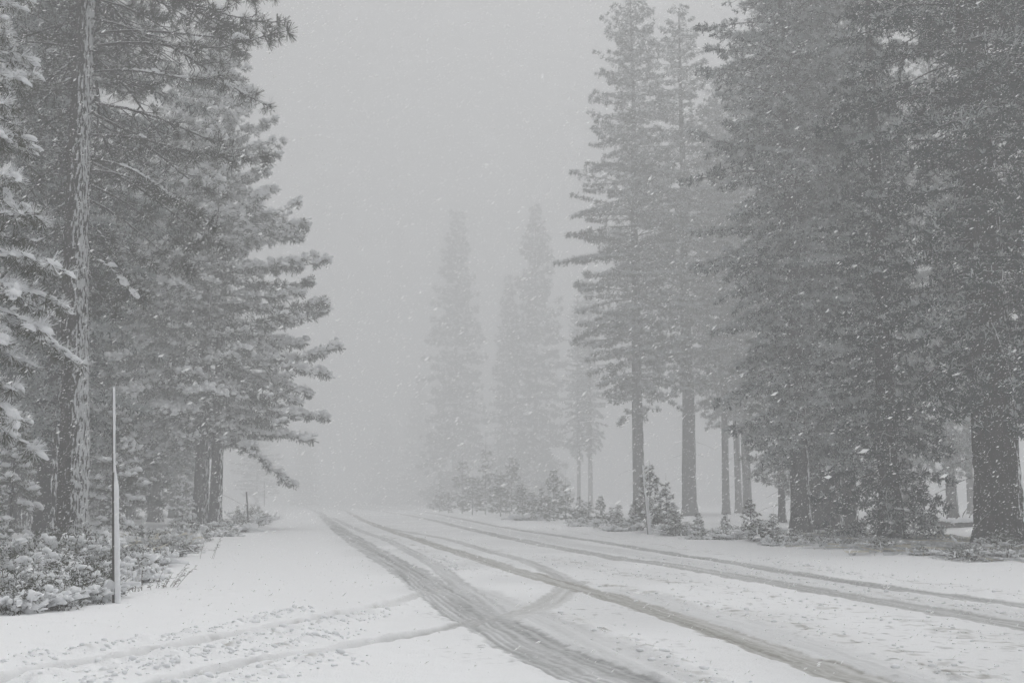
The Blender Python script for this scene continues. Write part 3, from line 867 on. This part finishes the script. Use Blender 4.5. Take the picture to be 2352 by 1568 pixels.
# ---- young conifers
YOUNG = [conifer(200 + k, h, [(0.25, .5 * h / 2.4), (0.5, .62 * h / 2.4), (h * .4, .5 * h / 2.4), (h * .75, .22 * h / 2.4), (h * .97, .05)], 0.03 * h / 2.4, per_m=20, tuft=0.17, needles=18, wid=0.2,
                 snow=0.7, blob=0.5, e0=(12, 55), sag=(0.05, 0.25), tuft_gap=0.19, dens=3.4, needle_mat=M_NEEDLE_Y, inner=0.2, length_var=(.6, 1.2), blob_size=(.9, .6, .45),
                 trunk_kw=dict(sides=6, rings=9, flare=.1, wob=.02)) for k, h in enumerate((2.4, 2.1, 2.8))]
YPINE = [conifer(220 + k, h, [(0.5, 1.1), (1.2, 1.3), (h * .5, 1.0), (h * .8, .5), (h * .98, .08)], 0.07, per_m=10, tuft=0.3, needles=40, wid=0.08, dens=3.2, rime=M_SNOW, up_thr=0.1,
                 snow=0.9, blob=0.6, e0=(5, 45), sag=(0.1, 0.45), tuft_gap=0.3, needle_mat=M_NEEDLE_Y, blob_hero=True, blob_size=(.95, .6, .45),
                 trunk_kw=dict(sides=8, rings=14, flare=.1)) for k, h in enumerate((5.2, 4.2))]


def young(px, base, top, k, label, group=G_YOUNG, wide=1.0, mesh=None, native=None, name="conifer_sapling", Y=None):
    if Y is None:
        Y = ground_pt(px, base)[1]
    x = ground_x(px, Y)
    h = height_at(top, Y)
    me = (mesh or YOUNG)[k]; nh = native or (2.4, 2.1, 2.8)[k]
    z0 = gz(x, Y)
    s = (h - z0) / nh
    return plant(me, name, label, "sapling", x, Y, group, px * 0.37, (s * wide, s * wide, s), z0, 0.03)


young(1010, 1166, 1108, 0, "faintest far sapling at the left end of the roadside row", wide=1.3, Y=150)
young(1062, 1174, 1060, 1, "misty tall sapling near the left end of the roadside row", wide=1.2, Y=140)
young(1115, 1178, 1035, 0, "misty young fir thicket tree, left of the tallest one in the roadside row", wide=.9, Y=128)
young(1175, 1182, 1045, 2, "misty young fir standing highest over the far roadside saplings", wide=1.0, Y=120)
young(1150, 1182, 1090, 1, "low snowy sapling at the foot of the misty young firs", wide=1.3, Y=110)
young(1200, 1190, 1108, 2, "snowy sapling with a pale pointed tip right of the misty young firs", wide=1.1, Y=98)
young(1245, 1194, 1120, 0, "snow-covered sapling leaning against a taller pointed one in the row", wide=1.1, Y=90)
young(1272, 1196, 1075, 2, "slender pointed sapling in front of the faint misty trunks", wide=.9, Y=88)
young(1300, 1204, 1112, 1, "bushy snow-covered sapling below the faint misty trunks", wide=1.25, Y=78)
young(1332, 1208, 1140, 0, "small snowy sapling just right of the bushy one under the misty trunks", wide=1.2, Y=70)
young(1030, 1170, 1128, 2, "low misty sapling beside the faintest far one of the roadside row", wide=1.5, Y=140)
young(1085, 1176, 1095, 1, "misty rounded sapling left of the misty young fir thicket", wide=1.5, Y=125)
young(1222, 1192, 1130, 1, "low bushy sapling between the pale-tipped one and the leaning one", wide=1.5, Y=92)
young(1262, 1197, 1146, 0, "low snowy sapling at the foot of the slender pointed one", wide=1.6, Y=82)
young(1352, 1209, 1152, 1, "low wide snowy sapling left of the lone dark-tipped one", wide=1.6, Y=69)
young(1404, 1214, 1164, 0, "small snowy sapling right of the lone dark-tipped one", wide=1.5, Y=63)
young(1460, 1222, 1150, 0, "snowy sapling at the foot of the knobby-crowned pine, left of the white pole", wide=1.4, Y=58)
young(1552, 1240, 1168, 2, "low snowy sapling leaning on the right side of the second tall dark one", wide=1.6, Y=49)
young(1745, 1258, 1190, 0, "low snowy sapling in front of the taller dark sapling", wide=1.8, Y=41)
young(1380, 1212, 1136, 2, "dark-tipped sapling standing alone left of the white snow pole", wide=1.1, Y=66)
young(1422, 1216, 1158, 1, "low round sapling left of the tall pair at the white snow pole", wide=1.3, Y=61)
young(1494, 1232, 1066, 2, "tallest dark sapling right behind the white snow pole", wide=.95, Y=54)
young(1532, 1236, 1108, 0, "second tall dark sapling, right of the one at the white snow pole", wide=1.1, Y=52)
young(1604, 1240, 1176, 1, "small low sapling below the bare foot of the narrow-crowned pine", wide=1.3, Y=48)
young(1668, 1248, 1176, 0, "small sapling left of the dark leaning-topped sapling", wide=1.1, Y=46)
young(1726, 1254, 1142, 2, "taller dark sapling with snow on its tip in front of the three slim trunks", wide=1.2, Y=42.5)
young(1778, 1256, 1178, 1, "broad sapling buried in snow between the taller dark sapling and the trunk cluster", wide=1.5, Y=42)
young(1836, 1262, 1210, 0, "low snowy sapling at the foot of the big dark trunk", wide=1.7, Y=40)
young(1905, 1268, 1204, 2, "low spreading sapling with white top in front of the dark trunk cluster", wide=2.0, Y=38)
young(1990, 1268, 1212, 1, "low snowy sapling at the left foot of the dark skirted fir", wide=1.7, Y=38)
GL = "young conifers in the left wood"
young(262, 1245, 925, 0, "young pine with thick snowy boughs right behind the snow pole", GL, .95, YPINE, 5.2, "young_pine", Y=43)
young(418, 1225, 1098, 1, "small cone-shaped pine smothered in snow left of the double trunk", GL, .9, YPINE, 4.2, "young_pine", Y=56)
young(250, 1240, 1125, 1, "small snow-smothered pine at the foot of the young pine behind the snow pole", GL, 1.0, YPINE, 4.2, "young_pine", Y=46)
young(22, 1250, 940, 0, "young snowy pine among the dark trunks at the left edge", GL, 1.0, YPINE, 5.2, "young_pine", Y=38)
young(-30, 1250, 1090, 1, "low snowy pine half out of the picture at the left edge", GL, 1.1, YPINE, 4.2, "young_pine", Y=36)
young(322, 1256, 1203, 1, "tiny bent seedling with a snow cap in the brush right of the snow pole", GL, 1.0, None, None, Y=36)
young(545, 1195, 1160, 1, "tiny faint sapling at the right foot of the double trunk", GL, 1.2, None, None, Y=85)


# ------------------------------------------------------------------ shrubs, weeds, grass
def snow_on(acc, path, rad, rg, sides=6):
    """An uneven cap of snow lying along a twig."""
    path = np.asarray(path, float); n = len(path)
    t = np.linspace(0, 1, n)
    rr = rad * np.sqrt(np.clip(1.05 - np.abs(2 * t - 1.1) ** 3, .04, 1)) * rg.uniform(.7, 1.3, n)
    v, tr = tube(path + np.array([0, 0, 1.0]) * (rr * .55)[:, None] + rg.normal(0, rad * .12, (n, 3)), rr, sides)
    v = v.reshape(n, sides, 3) * (1 + rg.normal(0, .0, (n, sides, 1)))
    c = v.mean(1, keepdims=True)
    v = c + (v - c) * rg.uniform(.75, 1.2, (n, sides, 1))
    v = v.reshape(-1, 3); k = len(v)
    v = np.vstack([v, path[0] + [0, 0, rr[0] * .5], path[-1] + [0, 0, rr[-1] * .5]])
    e = [(k, (q + 1) % sides, q) for q in range(sides)] + [(k + 1, (n - 1) * sides + q, (n - 1) * sides + (q + 1) % sides) for q in range(sides)]
    acc.add(v, np.vstack([tr, e]))


def shrub(seed, w, h, stems=40, snow=0.8, leaf=True, blob=0.1, lean=0.5):
    rg = np.random.default_rng(seed)
    tw, sn = Acc(), Acc()
    for k in range(stems):
        a = rg.random() * 6.28; rr = w * 0.5 * math.sqrt(rg.random()) * 0.6
        b = np.array([rr * math.cos(a), rr * math.sin(a), -0.05])
        d = np.array([math.cos(a) * lean, math.sin(a) * lean, 1.0]) + rg.normal(0, 0.25, 3); d /= np.linalg.norm(d)
        L = h * rg.uniform(0.5, 1.1)
        t = np.linspace(0, 1, 7)
        path = b + np.outer(t, d) * L + np.outer(t ** 2, [math.cos(a) * .35 * L, math.sin(a) * .35 * L, -.38 * L])
        v, tr = tube(path, 0.007 * (1 - .7 * t), 3); tw.add(v, tr)
        if rg.random() < snow:
            snow_on(sn, path[2:], blob * rg.uniform(.45, 1.0), rg)
        for q in range(5):
            tt = rg.uniform(0.3, 1.0)
            p = np.array([np.interp(tt, t, path[:, c]) for c in range(3)])
            dd = d * .4 + rg.normal(0, .7, 3); dd[2] = abs(dd[2]) * .7; dd /= np.linalg.norm(dd)
            l2 = rg.uniform(.2, .45) * h
            tp = p + np.outer(np.linspace(0, 1, 4), dd) * l2 - np.outer(np.linspace(0, 1, 4) ** 2, [0, 0, .1 * l2])
            v, tr = tube(tp, [0.004, .0035, .003, 0.0015], 3); tw.add(v, tr)
            if rg.random() < snow:
                snow_on(sn, tp[1:] if rg.random() < .5 else tp, blob * rg.uniform(.3, .7), rg, 5)
    if leaf:
        nd = Acc(); n = stems * 7
        a = rg.random(n) * 6.28; rr = w * .5 * np.sqrt(rg.random(n))
        pos = np.stack([rr * np.cos(a), rr * np.sin(a), h * rg.uniform(.1, .9, n) * (1 - .5 * (rr / (w * .5)) ** 2)], 1)
        put_tufts(nd, tuft_templates(rg, 7, .22, 10, 120), pos, rg.normal(size=(n, 3)) + [0, 0, .6], np.full(n, .09) * rg.uniform(.6, 1.3, n), rg.random(n) < .6, rg, 0.0)
        leaves = nd.mesh("foliage", [M_NEEDLE_Y, M_RIME])
    else:
        leaves = None
    return {"twigs": tw.mesh("twigs", [M_TWIG], True), "snow_load": sn.mesh("snow_load", [M_SNOW], True), "foliage": leaves}


SHRUBS = [shrub(300, 1.5, .75, 46, .72, True, .085), shrub(301, 1.3, .6, 42, .7, True, .075), shrub(302, 1.7, .55, 52, .78, True, .09, .9), shrub(303, 1.1, .8, 40, .3, True, .06)]


def bush(px, py, k, label, group, size=1.0, flat=1.0, Y=None, name="snowy_shrub"):
    x, y = ground_pt(px, py) if Y is None else (ground_x(px, Y), Y)
    o = thing(name, label, "shrub", (x, y, gz(x, y) - .02), group, px * .61, (size, size, size * flat))
    for part in ("twigs", "foliage", "snow_load"):
        if SHRUBS[k][part] is not None:
            link(part, SHRUBS[k][part], o)["kind"] = "stuff"
    return o


GB = "snow-laden shrubs along the left verge"
bush(25, 1404, 1, "shrub of white lumps at the lower left corner of the brush", GB, .9)
bush(95, 1396, 0, "clumpy white shrub with thin dark stems sticking out, nearest the road edge", GB, .75)
bush(160, 1382, 1, "shrub of round snow lumps on twigs left of the snow pole foot", GB, .95)
bush(222, 1371, 3, "dark twiggy shrub with little snow just left of the snow pole foot", GB, .75)
bush(45, 1362, 2, "wide snow-covered shrub behind the lumpy shrub in the left corner", GB, 1.05)
bush(125, 1352, 2, "wide snow-buried shrub in the middle of the left brush", GB, 1.15)
bush(205, 1342, 0, "rounded snowy shrub behind the snow pole's left side", GB, 1.0)
bush(10, 1325, 0, "tall snowy shrub at the left edge below the dark trunks", GB, 1.25)
bush(85, 1318, 2, "sloping snow-laden shrub under the dark trunk on the left", GB, 1.35)
bush(150, 1305, 0, "snow-laden shrub right below the plastered pine trunk", GB, 1.3)
bush(205, 1304, 2, "snow mound of a shrub at the right foot of the plastered trunk", GB, 1.2)
bush(300, 1336, 1, "low snowy shrub just right of the snow pole", GB, .8)
bush(262, 1306, 2, "snowy shrub hidden partly behind the snow pole", GB, 1.1)
bush(325, 1300, 0, "low snowy shrub behind the dark weeds", GB, .85)
bush(385, 1278, 3, "dark-leaved low shrub at the edge of the smooth shoulder snow", GB, .9, .8)
bush(425, 1268, 3, "small twiggy shrub right of the dark-leaved one on the shoulder edge", GB, .75, .7)
bush(350, 1262, 2, "snow-covered shrub in the tan grass left of the double trunk", GB, 1.2)
bush(430, 1244, 0, "snowy shrub at the left foot of the double trunk", GB, 1.2)
bush(490, 1232, 2, "low leafy snowy shrub at the right foot of the double trunk", GB, 1.3, .8)
bush(530, 1222, 0, "snow-dusted shrub between the double trunk and the dark marker post", GB, 1.3, .8)
bush(575, 1208, 3, "brownish bare shrub around the dark marker post", GB, 1.7, 1.1)
bush(598, 1203, 3, "brownish bare shrub reaching over the snow right of the dark marker post", GB, 1.3, 1.0)
GR = "snowy shrubs along the right verge"
for px, Y, k, s, lab in (
        (1215, 88, 0, 1.7, "misty snow-covered shrub at the far end of the right verge"),
        (1355, 68, 2, 1.6, "snowy shrub between the lone dark-tipped sapling and the bushy one"),
        (1405, 62, 0, 1.4, "snow-covered shrub left of the low round sapling"),
        (1450, 57, 2, 1.5, "pale snow-heaped shrub left of the white snow pole"),
        (1560, 50, 0, 1.2, "snowy shrub right of the second tall dark sapling"),
        (1632, 46, 2, 1.1, "low snowy shrub between the two small saplings"),
        (1692, 44, 0, 1.1, "snowy shrub left of the taller dark sapling"),
        (1752, 41.5, 3, 1.2, "twiggy dark shrub right of the taller dark sapling"),
        (1808, 40, 0, 1.1, "snowy shrub in front of the thin trunk left of the cluster"),
        (1868, 38, 2, 1.0, "flat snowy shrub right of the low sapling at the big dark trunk"),
        (1950, 36, 1, .8, "small snowy shrub on the edge of the tan grass"),
        (2030, 34, 3, .7, "low dark twiggy shrub in the snow below the dark skirted fir"),
        (2120, 31, 1, .6, "small twiggy snow-tipped plant at the edge of the verge snow"),
        (2215, 29.5, 3, .8, "twiggy plant standing out of the snow below the massive right trunk"),
        (2320, 29, 1, .8, "snow-tipped shrub at the right edge of the picture"),
        (2300, 33, 3, 1.1, "dark shrub at the foot of the massive right trunk")):
    bush(px, 0, k, lab, GR, s, .8, Y)


# dark weeds
def weed(seed, h, stems, leaves, lean=(0, 0), r=0.0045):
    rg = np.random.default_rng(seed)
    st, lf = Acc(), Acc()
    for k in range(stems):
        b = np.array([rg.normal(0, .08), rg.normal(0, .05), -.04]); L = h * rg.uniform(.5, 1.05)
        d = np.array([lean[0] + rg.normal(0, .18), lean[1] + rg.normal(0, .12), 1]); d /= np.linalg.norm(d)
        t = np.linspace(0, 1, 5)
        path = b + np.outer(t, d) * L + np.outer(t ** 2, [lean[0] * .3 * L, 0, -.05 * L])
        v, tr = tube(path, r * (1 - .6 * t), 4); st.add(v, tr)
        for q in range(leaves):
            tt = rg.uniform(.25, 1); p = np.array([np.interp(tt, t, path[:, c]) for c in range(3)])
            e = rg.normal(0, 1, 3); e[2] = abs(e[2]) * .4 - .1; e /= np.linalg.norm(e)
            w = np.cross(e, [0, 0, 1.0]); w /= np.linalg.norm(w) + 1e-6
            l = rg.uniform(.04, .09)
            lf.add([p, p + e * l * .5 + w * .012, p + e * l + [0, 0, -.015], p + e * l * .5 - w * .012], [(0, 1, 2), (0, 2, 3)], int(rg.random() < .3))
    return st.mesh("stem", [M_WEED], True), lf.mesh("foliage", [M_WEED, M_SNOW]) if leaves else None


GW = "dead weeds poking out of the shoulder snow"
for i, (px, py, h, n, lv, ln, lab) in enumerate((
        (340, 1353, .42, 3, 14, (0, 0), "short upright dead weed, left one of the dark weeds on the shoulder edge"),
        (372, 1349, .42, 5, 13, (.25, 0), "bushy dead weed in the middle of the dark weeds on the shoulder edge"),
        (392, 1348, .62, 4, 18, (.55, 0), "leaning dark dead weed, tallest on the shoulder edge"),
        (480, 1282, .95, 3, 16, (.25, 0), "lone dead weed standing out on the smooth shoulder snow"),
        (305, 1357, .5, 9, 0, (0, 0), "bare thin stalks right beside the snow pole"),
        (76, 1397, .85, 5, 0, (-.05, 0), "thin bare stalks rising from the clumpy white shrub"),
        (140, 1398, .5, 8, 3, (.1, 0), "small twiggy stalks in front of the round snow lumps"),
        (230, 1372, .4, 6, 5, (.2, 0), "short dark stalks at the left foot of the snow pole"))):
    s, l = weed(400 + i, h, n, lv, ln)
    x, y = ground_pt(px, py)
    o = thing("dead_weed", lab, "weed", (x, y, gz(x, y)), GW)
    link("stem", s, o)["kind"] = "stuff"
    if l:
        link("foliage", l, o)["kind"] = "stuff"


def grass(name, label, pts, n, hmin, hmax, seed):
    rg = np.random.default_rng(seed)
    a = Acc()
    P = np.array([ground_pt(*p) for p in pts])      # near left, near right, far right, far left
    u = np.clip(rg.beta(1.3, 1.3, n), 0, 1)[:, None]; v = rg.beta(2.2, 1.5, n)[:, None]
    xy = (P[0] * (1 - u) + P[1] * u) * (1 - v) + (P[3] * (1 - u) + P[2] * u) * v
    xy = xy + rg.normal(0, .25, xy.shape)
    keep = vnoise(xy[:, 0] / .9, xy[:, 1] / 1.6, seed) + .5 * vnoise(xy[:, 0] / .3, xy[:, 1] / .3, seed + 1) > rg.normal(.1, .3, n)
    xy = xy[keep]; n = len(xy)
    z = base_height(xy[:, 0], xy[:, 1]) - .02
    h = rg.uniform(hmin, hmax, n)
    lean = rg.normal(0, .45, (n, 2)) + [-.2, 0]
    b = np.stack([xy[:, 0], xy[:, 1], z], 1)
    w = np.stack([rg.normal(0, 1, n), rg.normal(0, 1, n), np.zeros(n)], 1); w /= np.linalg.norm(w, axis=1, keepdims=True)
    w *= rg.uniform(.006, .014, n)[:, None]
    mid = b + np.stack([lean[:, 0] * h * .35, lean[:, 1] * h * .35, h * .6], 1)
    tip = b + np.stack([lean[:, 0] * h, lean[:, 1] * h, h * .9], 1)
    vv = np.stack([b - w, b + w, mid + w * .8, mid - w * .8, tip], 1).reshape(-1, 3)
    o5 = (np.arange(n) * 4)[:, None]
    t = np.stack([o5 + [0, 1, 2], o5 + [0, 2, 3], o5 + [3, 2, 4]], 1).reshape(-1, 3)
    mi = np.repeat((rg.random(n) < .72).astype(int), 3)
    me = make_mesh(name, vv, t, [M_DRYGRASS, M_RIME], mi)
    o = link(name, me)
    o["kind"] = "stuff"; o["label"] = label; o["category"] = "grass"


grass("dry_grass", "tan dry grass under the right-hand trees", [(1840, 1266), (2560, 1322), (2560, 1262), (1820, 1228)], 6000, .05, .2, 500)
grass("dry_grass", "tan dry grass in the brush left of the double trunk", [(285, 1305), (420, 1272), (455, 1236), (250, 1262)], 5000, .15, .5, 501)


# ------------------------------------------------------------------ snow poles and marker posts
def crust(path, widths, rg, push, sides=9):
    """Snow driven against one side of a pole: a lumpy bar whose middle sits off the pole."""
    path = np.asarray(path, float); n = len(path)
    th = np.arange(sides) / sides * 2 * math.pi
    v = []
    for i in range(n):
        w = widths[i] * (1 + rg.normal(0, .035))
        for a in th:
            v.append(path[i] + np.array([math.cos(a) * w * .55 + push[0] * w * .5, math.sin(a) * w * .42 + push[1] * w * .5, 0]))
    v = np.array(v)
    i = np.arange(n - 1)[:, None]; j = np.arange(sides)[None]; j2 = (j + 1) % sides
    p, q, r, s = i * sides + j, i * sides + j2, (i + 1) * sides + j2, (i + 1) * sides + j
    t = np.concatenate([np.stack([p, q, r], -1).reshape(-1, 3), np.stack([p, r, s], -1).reshape(-1, 3)])
    nv = len(v)
    v = np.vstack([v, path[-1] + [push[0] * widths[-1] * .5, 0, .02]])
    t = np.vstack([t, [[(n - 1) * sides + k, (n - 1) * sides + (k + 1) % sides, nv] for k in range(sides)]])
    return v, t


def snow_pole(px, base, Y, h, split, lean, label, w_low, w_up, name="snow_pole", post=True):
    rg = np.random.default_rng(int(px))
    x = ground_x(px, Y); z0 = gz(x, Y)
    o = thing(name, label, "snow pole", (x, Y, z0 - .03), "snow poles marking the road edge")
    def at(z):
        return np.array([lean * z, 0, z])
    if post:     # U-shaped channel post carrying a thinner rod
        a = Acc()
        prof = [(-.025, -.012), (.025, -.012), (.025, .012), (.02, .012), (.02, -.006), (-.02, -.006), (-.02, .012), (-.025, .012)]
        vb = np.array([(p[0], p[1], -.3) for p in prof] + [(p[0] + lean * split, p[1], split) for p in prof])
        k = len(prof); f = []
        for i in range(k):
            j = (i + 1) % k
            f += [(i, j, k + j), (i, k + j, k + i)]
        for (a1, b1, c1, d1) in ((0, 1, 4, 5), (1, 2, 3, 4), (0, 5, 6, 7)):
            f += [(k + a1, k + b1, k + c1), (k + a1, k + c1, k + d1)]
        a.add(vb, f)
        link("post", a.mesh("post", [M_METAL]), o)
    v, t = tube([at(-.05 if not post else split - .4), at(split + .2), at(h)], [.018, .017, .014], 8)
    a = Acc(); a.add(v + ([0, -.012 - .018, 0] if post else [0, 0, 0]), t)
    link("rod", a.mesh("rod", [M_METAL], True), o)
    zz = np.linspace(0.0, split + .12, 40)
    wl_ = w_low * (0.92 + 0.1 * np.sin(zz * 3.1) + .05 * np.sin(zz * 9)) * np.clip((split + .2 - zz) / .35, .3, 1)
    v, t = crust([at(z) + [0.018, -.03, 0] for z in zz], wl_, rg, (1.0, -.35))
    a = Acc(); a.add(v, t)
    link("snow_crust", a.mesh("snow_crust", [M_SNOW], True), o)
    zz = np.linspace(split + .05, h + .01, 26)
    v, t = crust([at(z) + [.006, -.03, 0] for z in zz], np.full(26, w_up) * (1 + .12 * np.sin(zz * 5)), rg, (.8, -.4))
    a = Acc(); a.add(v, t)
    link("snow_crust", a.mesh("snow_crust", [M_SNOW], True), o)
    return o


snow_pole(264, 1374, 17.3, height_at(886, 17.3), 1.92, -.055, "tall snow pole with thick snow plastered on its right side, nearest the camera", .078, .034)
snow_pole(1488, 1229, 51.5, height_at(1068, 51.5), 1.75, -.07, "white snow-coated pole leaning slightly left among the right-hand saplings", .16, .07, post=False)
# dark marker post without snow
Y = 60
x = ground_x(572, Y)
o = thing("marker_post", "thin dark bare marker post leaning left beside the brown shrub", "marker post", (x, Y, gz(x, Y) - .05), "snow poles marking the road edge")
a = Acc(); v, t = tube([(0, 0, -.2), (-.09, 0, .9), (-.2, 0, 2.02)], [.045, .042, .038], 8); a.add(v, t)
v, t = tube([(-.2, 0, 2.02), (-.203, 0, 2.03)], [.038, .002], 8); a.add(v, t)
link("post", a.mesh("post", [M_METAL], True), o)
a = Acc(); v, t = tube([(.1, .02, -.2), (.07, .02, .36), (.069, .02, .37)], [.05, .048, .002], 8); a.add(v, t)
link("foot_stake", a.mesh("foot_stake", [M_METAL], True), o)
Y = 140
x = ground_x(607, Y)
o = thing("marker_post", "very faint thin pole far off in the mist left of the road", "marker post", (x, Y, gz(x, Y) - .05), "snow poles marking the road edge")
a = Acc(); v, t = tube([(0, 0, -.2), (-.05, 0, 1.9), (-.12, 0, height_at(1106, 140))], [.05, .045, .04], 6); a.add(v, t)
link("post", a.mesh("post", [M_METAL], True), o)
a = Acc(); v, t = tube([(.03, -.05, -.05), (0, -.05, .8), (-.01, -.05, .9)], [.07, .06, .01], 6); a.add(v, t)
link("snow_crust", a.mesh("snow_crust", [M_SNOW], True), o)

# fallen log in the gap of the right-hand wood
Y = 57
x0 = ground_x(2140, Y); x1 = ground_x(2262, Y)
o = thing("fallen_log", "snow-topped fallen log lying in the bright gap left of the massive right trunk", "log", ((x0 + x1) / 2, Y, gz((x0 + x1) / 2, Y)))
L = (x1 - x0) / 2
a = Acc(); t_ = np.linspace(-1, 1, 9)
v, t = tube(np.stack([t_ * L, .1 * t_, 0.2 + .05 * t_], 1), .2 + .02 * np.sin(t_ * 7), 10); a.add(v, t)
for k, (tx, dz) in enumerate(((-.5, .5), (.1, .75), (.35, .6), (-.2, .35))):
    v, t = tube([(tx * L, 0, .25), (tx * L + .12, -.15, .25 + dz * .6), (tx * L + .3, -.25, .25 + dz)], [.04, .03, .01], 4); a.add(v, t)
link("log", a.mesh("log", [M_TWIG], True), o)["kind"] = "stuff"
a = Acc(); rg = np.random.default_rng(9); n = 16
put_blobs(a, np.stack([np.linspace(-L, L, n), rg.normal(0, .03, n), 0.36 + .05 * np.linspace(-1, 1, n)], 1), np.tile([1.0, 0, 0], (n, 1)), np.tile([.34, .2, .13], (n, 1)) * rg.uniform(.8, 1.2, (n, 1)), rg, True, 0.05)
link("snow_load", a.mesh("snow_load", [M_SNOW], True), o)["kind"] = "stuff"


# ------------------------------------------------------------------ clods of snow thrown up beside the ruts
def clods(seed):
    rg = np.random.default_rng(seed)
    P, S = [], []
    for k, (ln, rd) in enumerate(zip(RIDGE_LINES, RIDGES)):
        seg = np.diff(ln, axis=0); L = np.hypot(seg[:, 0], seg[:, 1]); c = np.concatenate([[0], np.cumsum(L)])
        n = int(min(c[-1], 45) * (60 if k >= 7 else 16))
        q = rg.random(n) ** (.6 if k < 7 else 1.0) * c[-1]
        if k < 7:
            q = q[rg.random(n) < .9]
        p = np.stack([np.interp(q, c, ln[:, 0]), np.interp(q, c, ln[:, 1])], 1) + rg.normal(0, rd[2] * (1.1 if k < 7 else .9), (len(q), 2))
        ok = np.hypot(p[:, 0], p[:, 1]) < 32
        p = p[ok]
        P.append(p); S.append(rg.gamma(1.6, .0062 if k >= 7 else .0055, len(p)) + .005)
    P = np.vstack(P); S = np.clip(np.concatenate(S), 0, .04)
    z = full_height(P[:, 0], P[:, 1])[0]
    n = len(P)
    jit = 1 + rg.normal(0, .22, (n, 12, 3))
    v = ICO0[0][None] * jit * S[:, None, None] * [1.2, 1.05, .8]
    v = v + np.stack([P[:, 0], P[:, 1], z + S * .2], 1)[:, None]
    t = ICO0[1][None] + (np.arange(n) * 12)[:, None, None]
    o = link("snow_clods", make_mesh("snow_clods", v.reshape(-1, 3), t.reshape(-1, 3), [M_SNOW], None, True))
    o["kind"] = "stuff"; o["label"] = "small clods of snow scattered beside the wheel tracks"; o["category"] = "snow"


clods(55)

# ------------------------------------------------------------------ falling snow
def falling_snow(n, seed):
    rg = np.random.default_rng(seed)
    # evenly through the air in a wedge in front of and around the camera
    R = 34.0
    pts = []
    while sum(len(p) for p in pts) < n:
        p = np.stack([rg.uniform(-R, R, 40000), rg.uniform(1.5, R, 40000), rg.uniform(0.1, 20, 40000)], 1)
        d = np.hypot(p[:, 0], p[:, 1])
        ang = np.abs(np.arctan2(p[:, 0], p[:, 1]))
        el = (p[:, 2] - CAM_H) / d
        k = (d > 6.5) & (d < R) & (ang < math.radians(36)) & (el < .62)
        pts.append(p[k])
    P = np.vstack(pts)[:n]
    # a ragged crystal plate bent across its middle
    base = np.array([(1, 0, .1), (.1, .6, .75), (-1, 0, 0), (-.1, .5, -.8)], float)
    F = np.array([(0, 1, 2), (0, 2, 3)])
    s = rg.gamma(5, .2, n)[:, None] * .0050
    v = base[None] * (1 + rg.normal(0, .25, (n, 4, 1))) * np.stack([s * 2.1, s * .9, s * .85], -1)
    a = np.radians(27 + rg.normal(0, 11, n)); ca, sa = np.cos(a)[:, None], np.sin(a)[:, None]
    x = v[..., 0] * ca - v[..., 2] * sa; z = v[..., 0] * sa + v[..., 2] * ca
    b = rg.normal(0, .5, n)[:, None]
    y = v[..., 1] * np.cos(b) + x * np.sin(b); x = x * np.cos(b) - v[..., 1] * np.sin(b)
    w = np.stack([x, y, z], -1) + P[:, None]
    t = F[None] + (np.arange(n) * 4)[:, None, None]
    me = make_mesh("falling_snow", w.reshape(-1, 3), t.reshape(-1, 3), [M_FLAKE], None, False)
    o = link("falling_snow", me)
    o["kind"] = "stuff"; o["label"] = "wind-driven snowflakes filling the air"; o["category"] = "snow"


falling_snow(230000, 77)
print("tris", sum(len(m.polygons) for m in bpy.data.meshes))
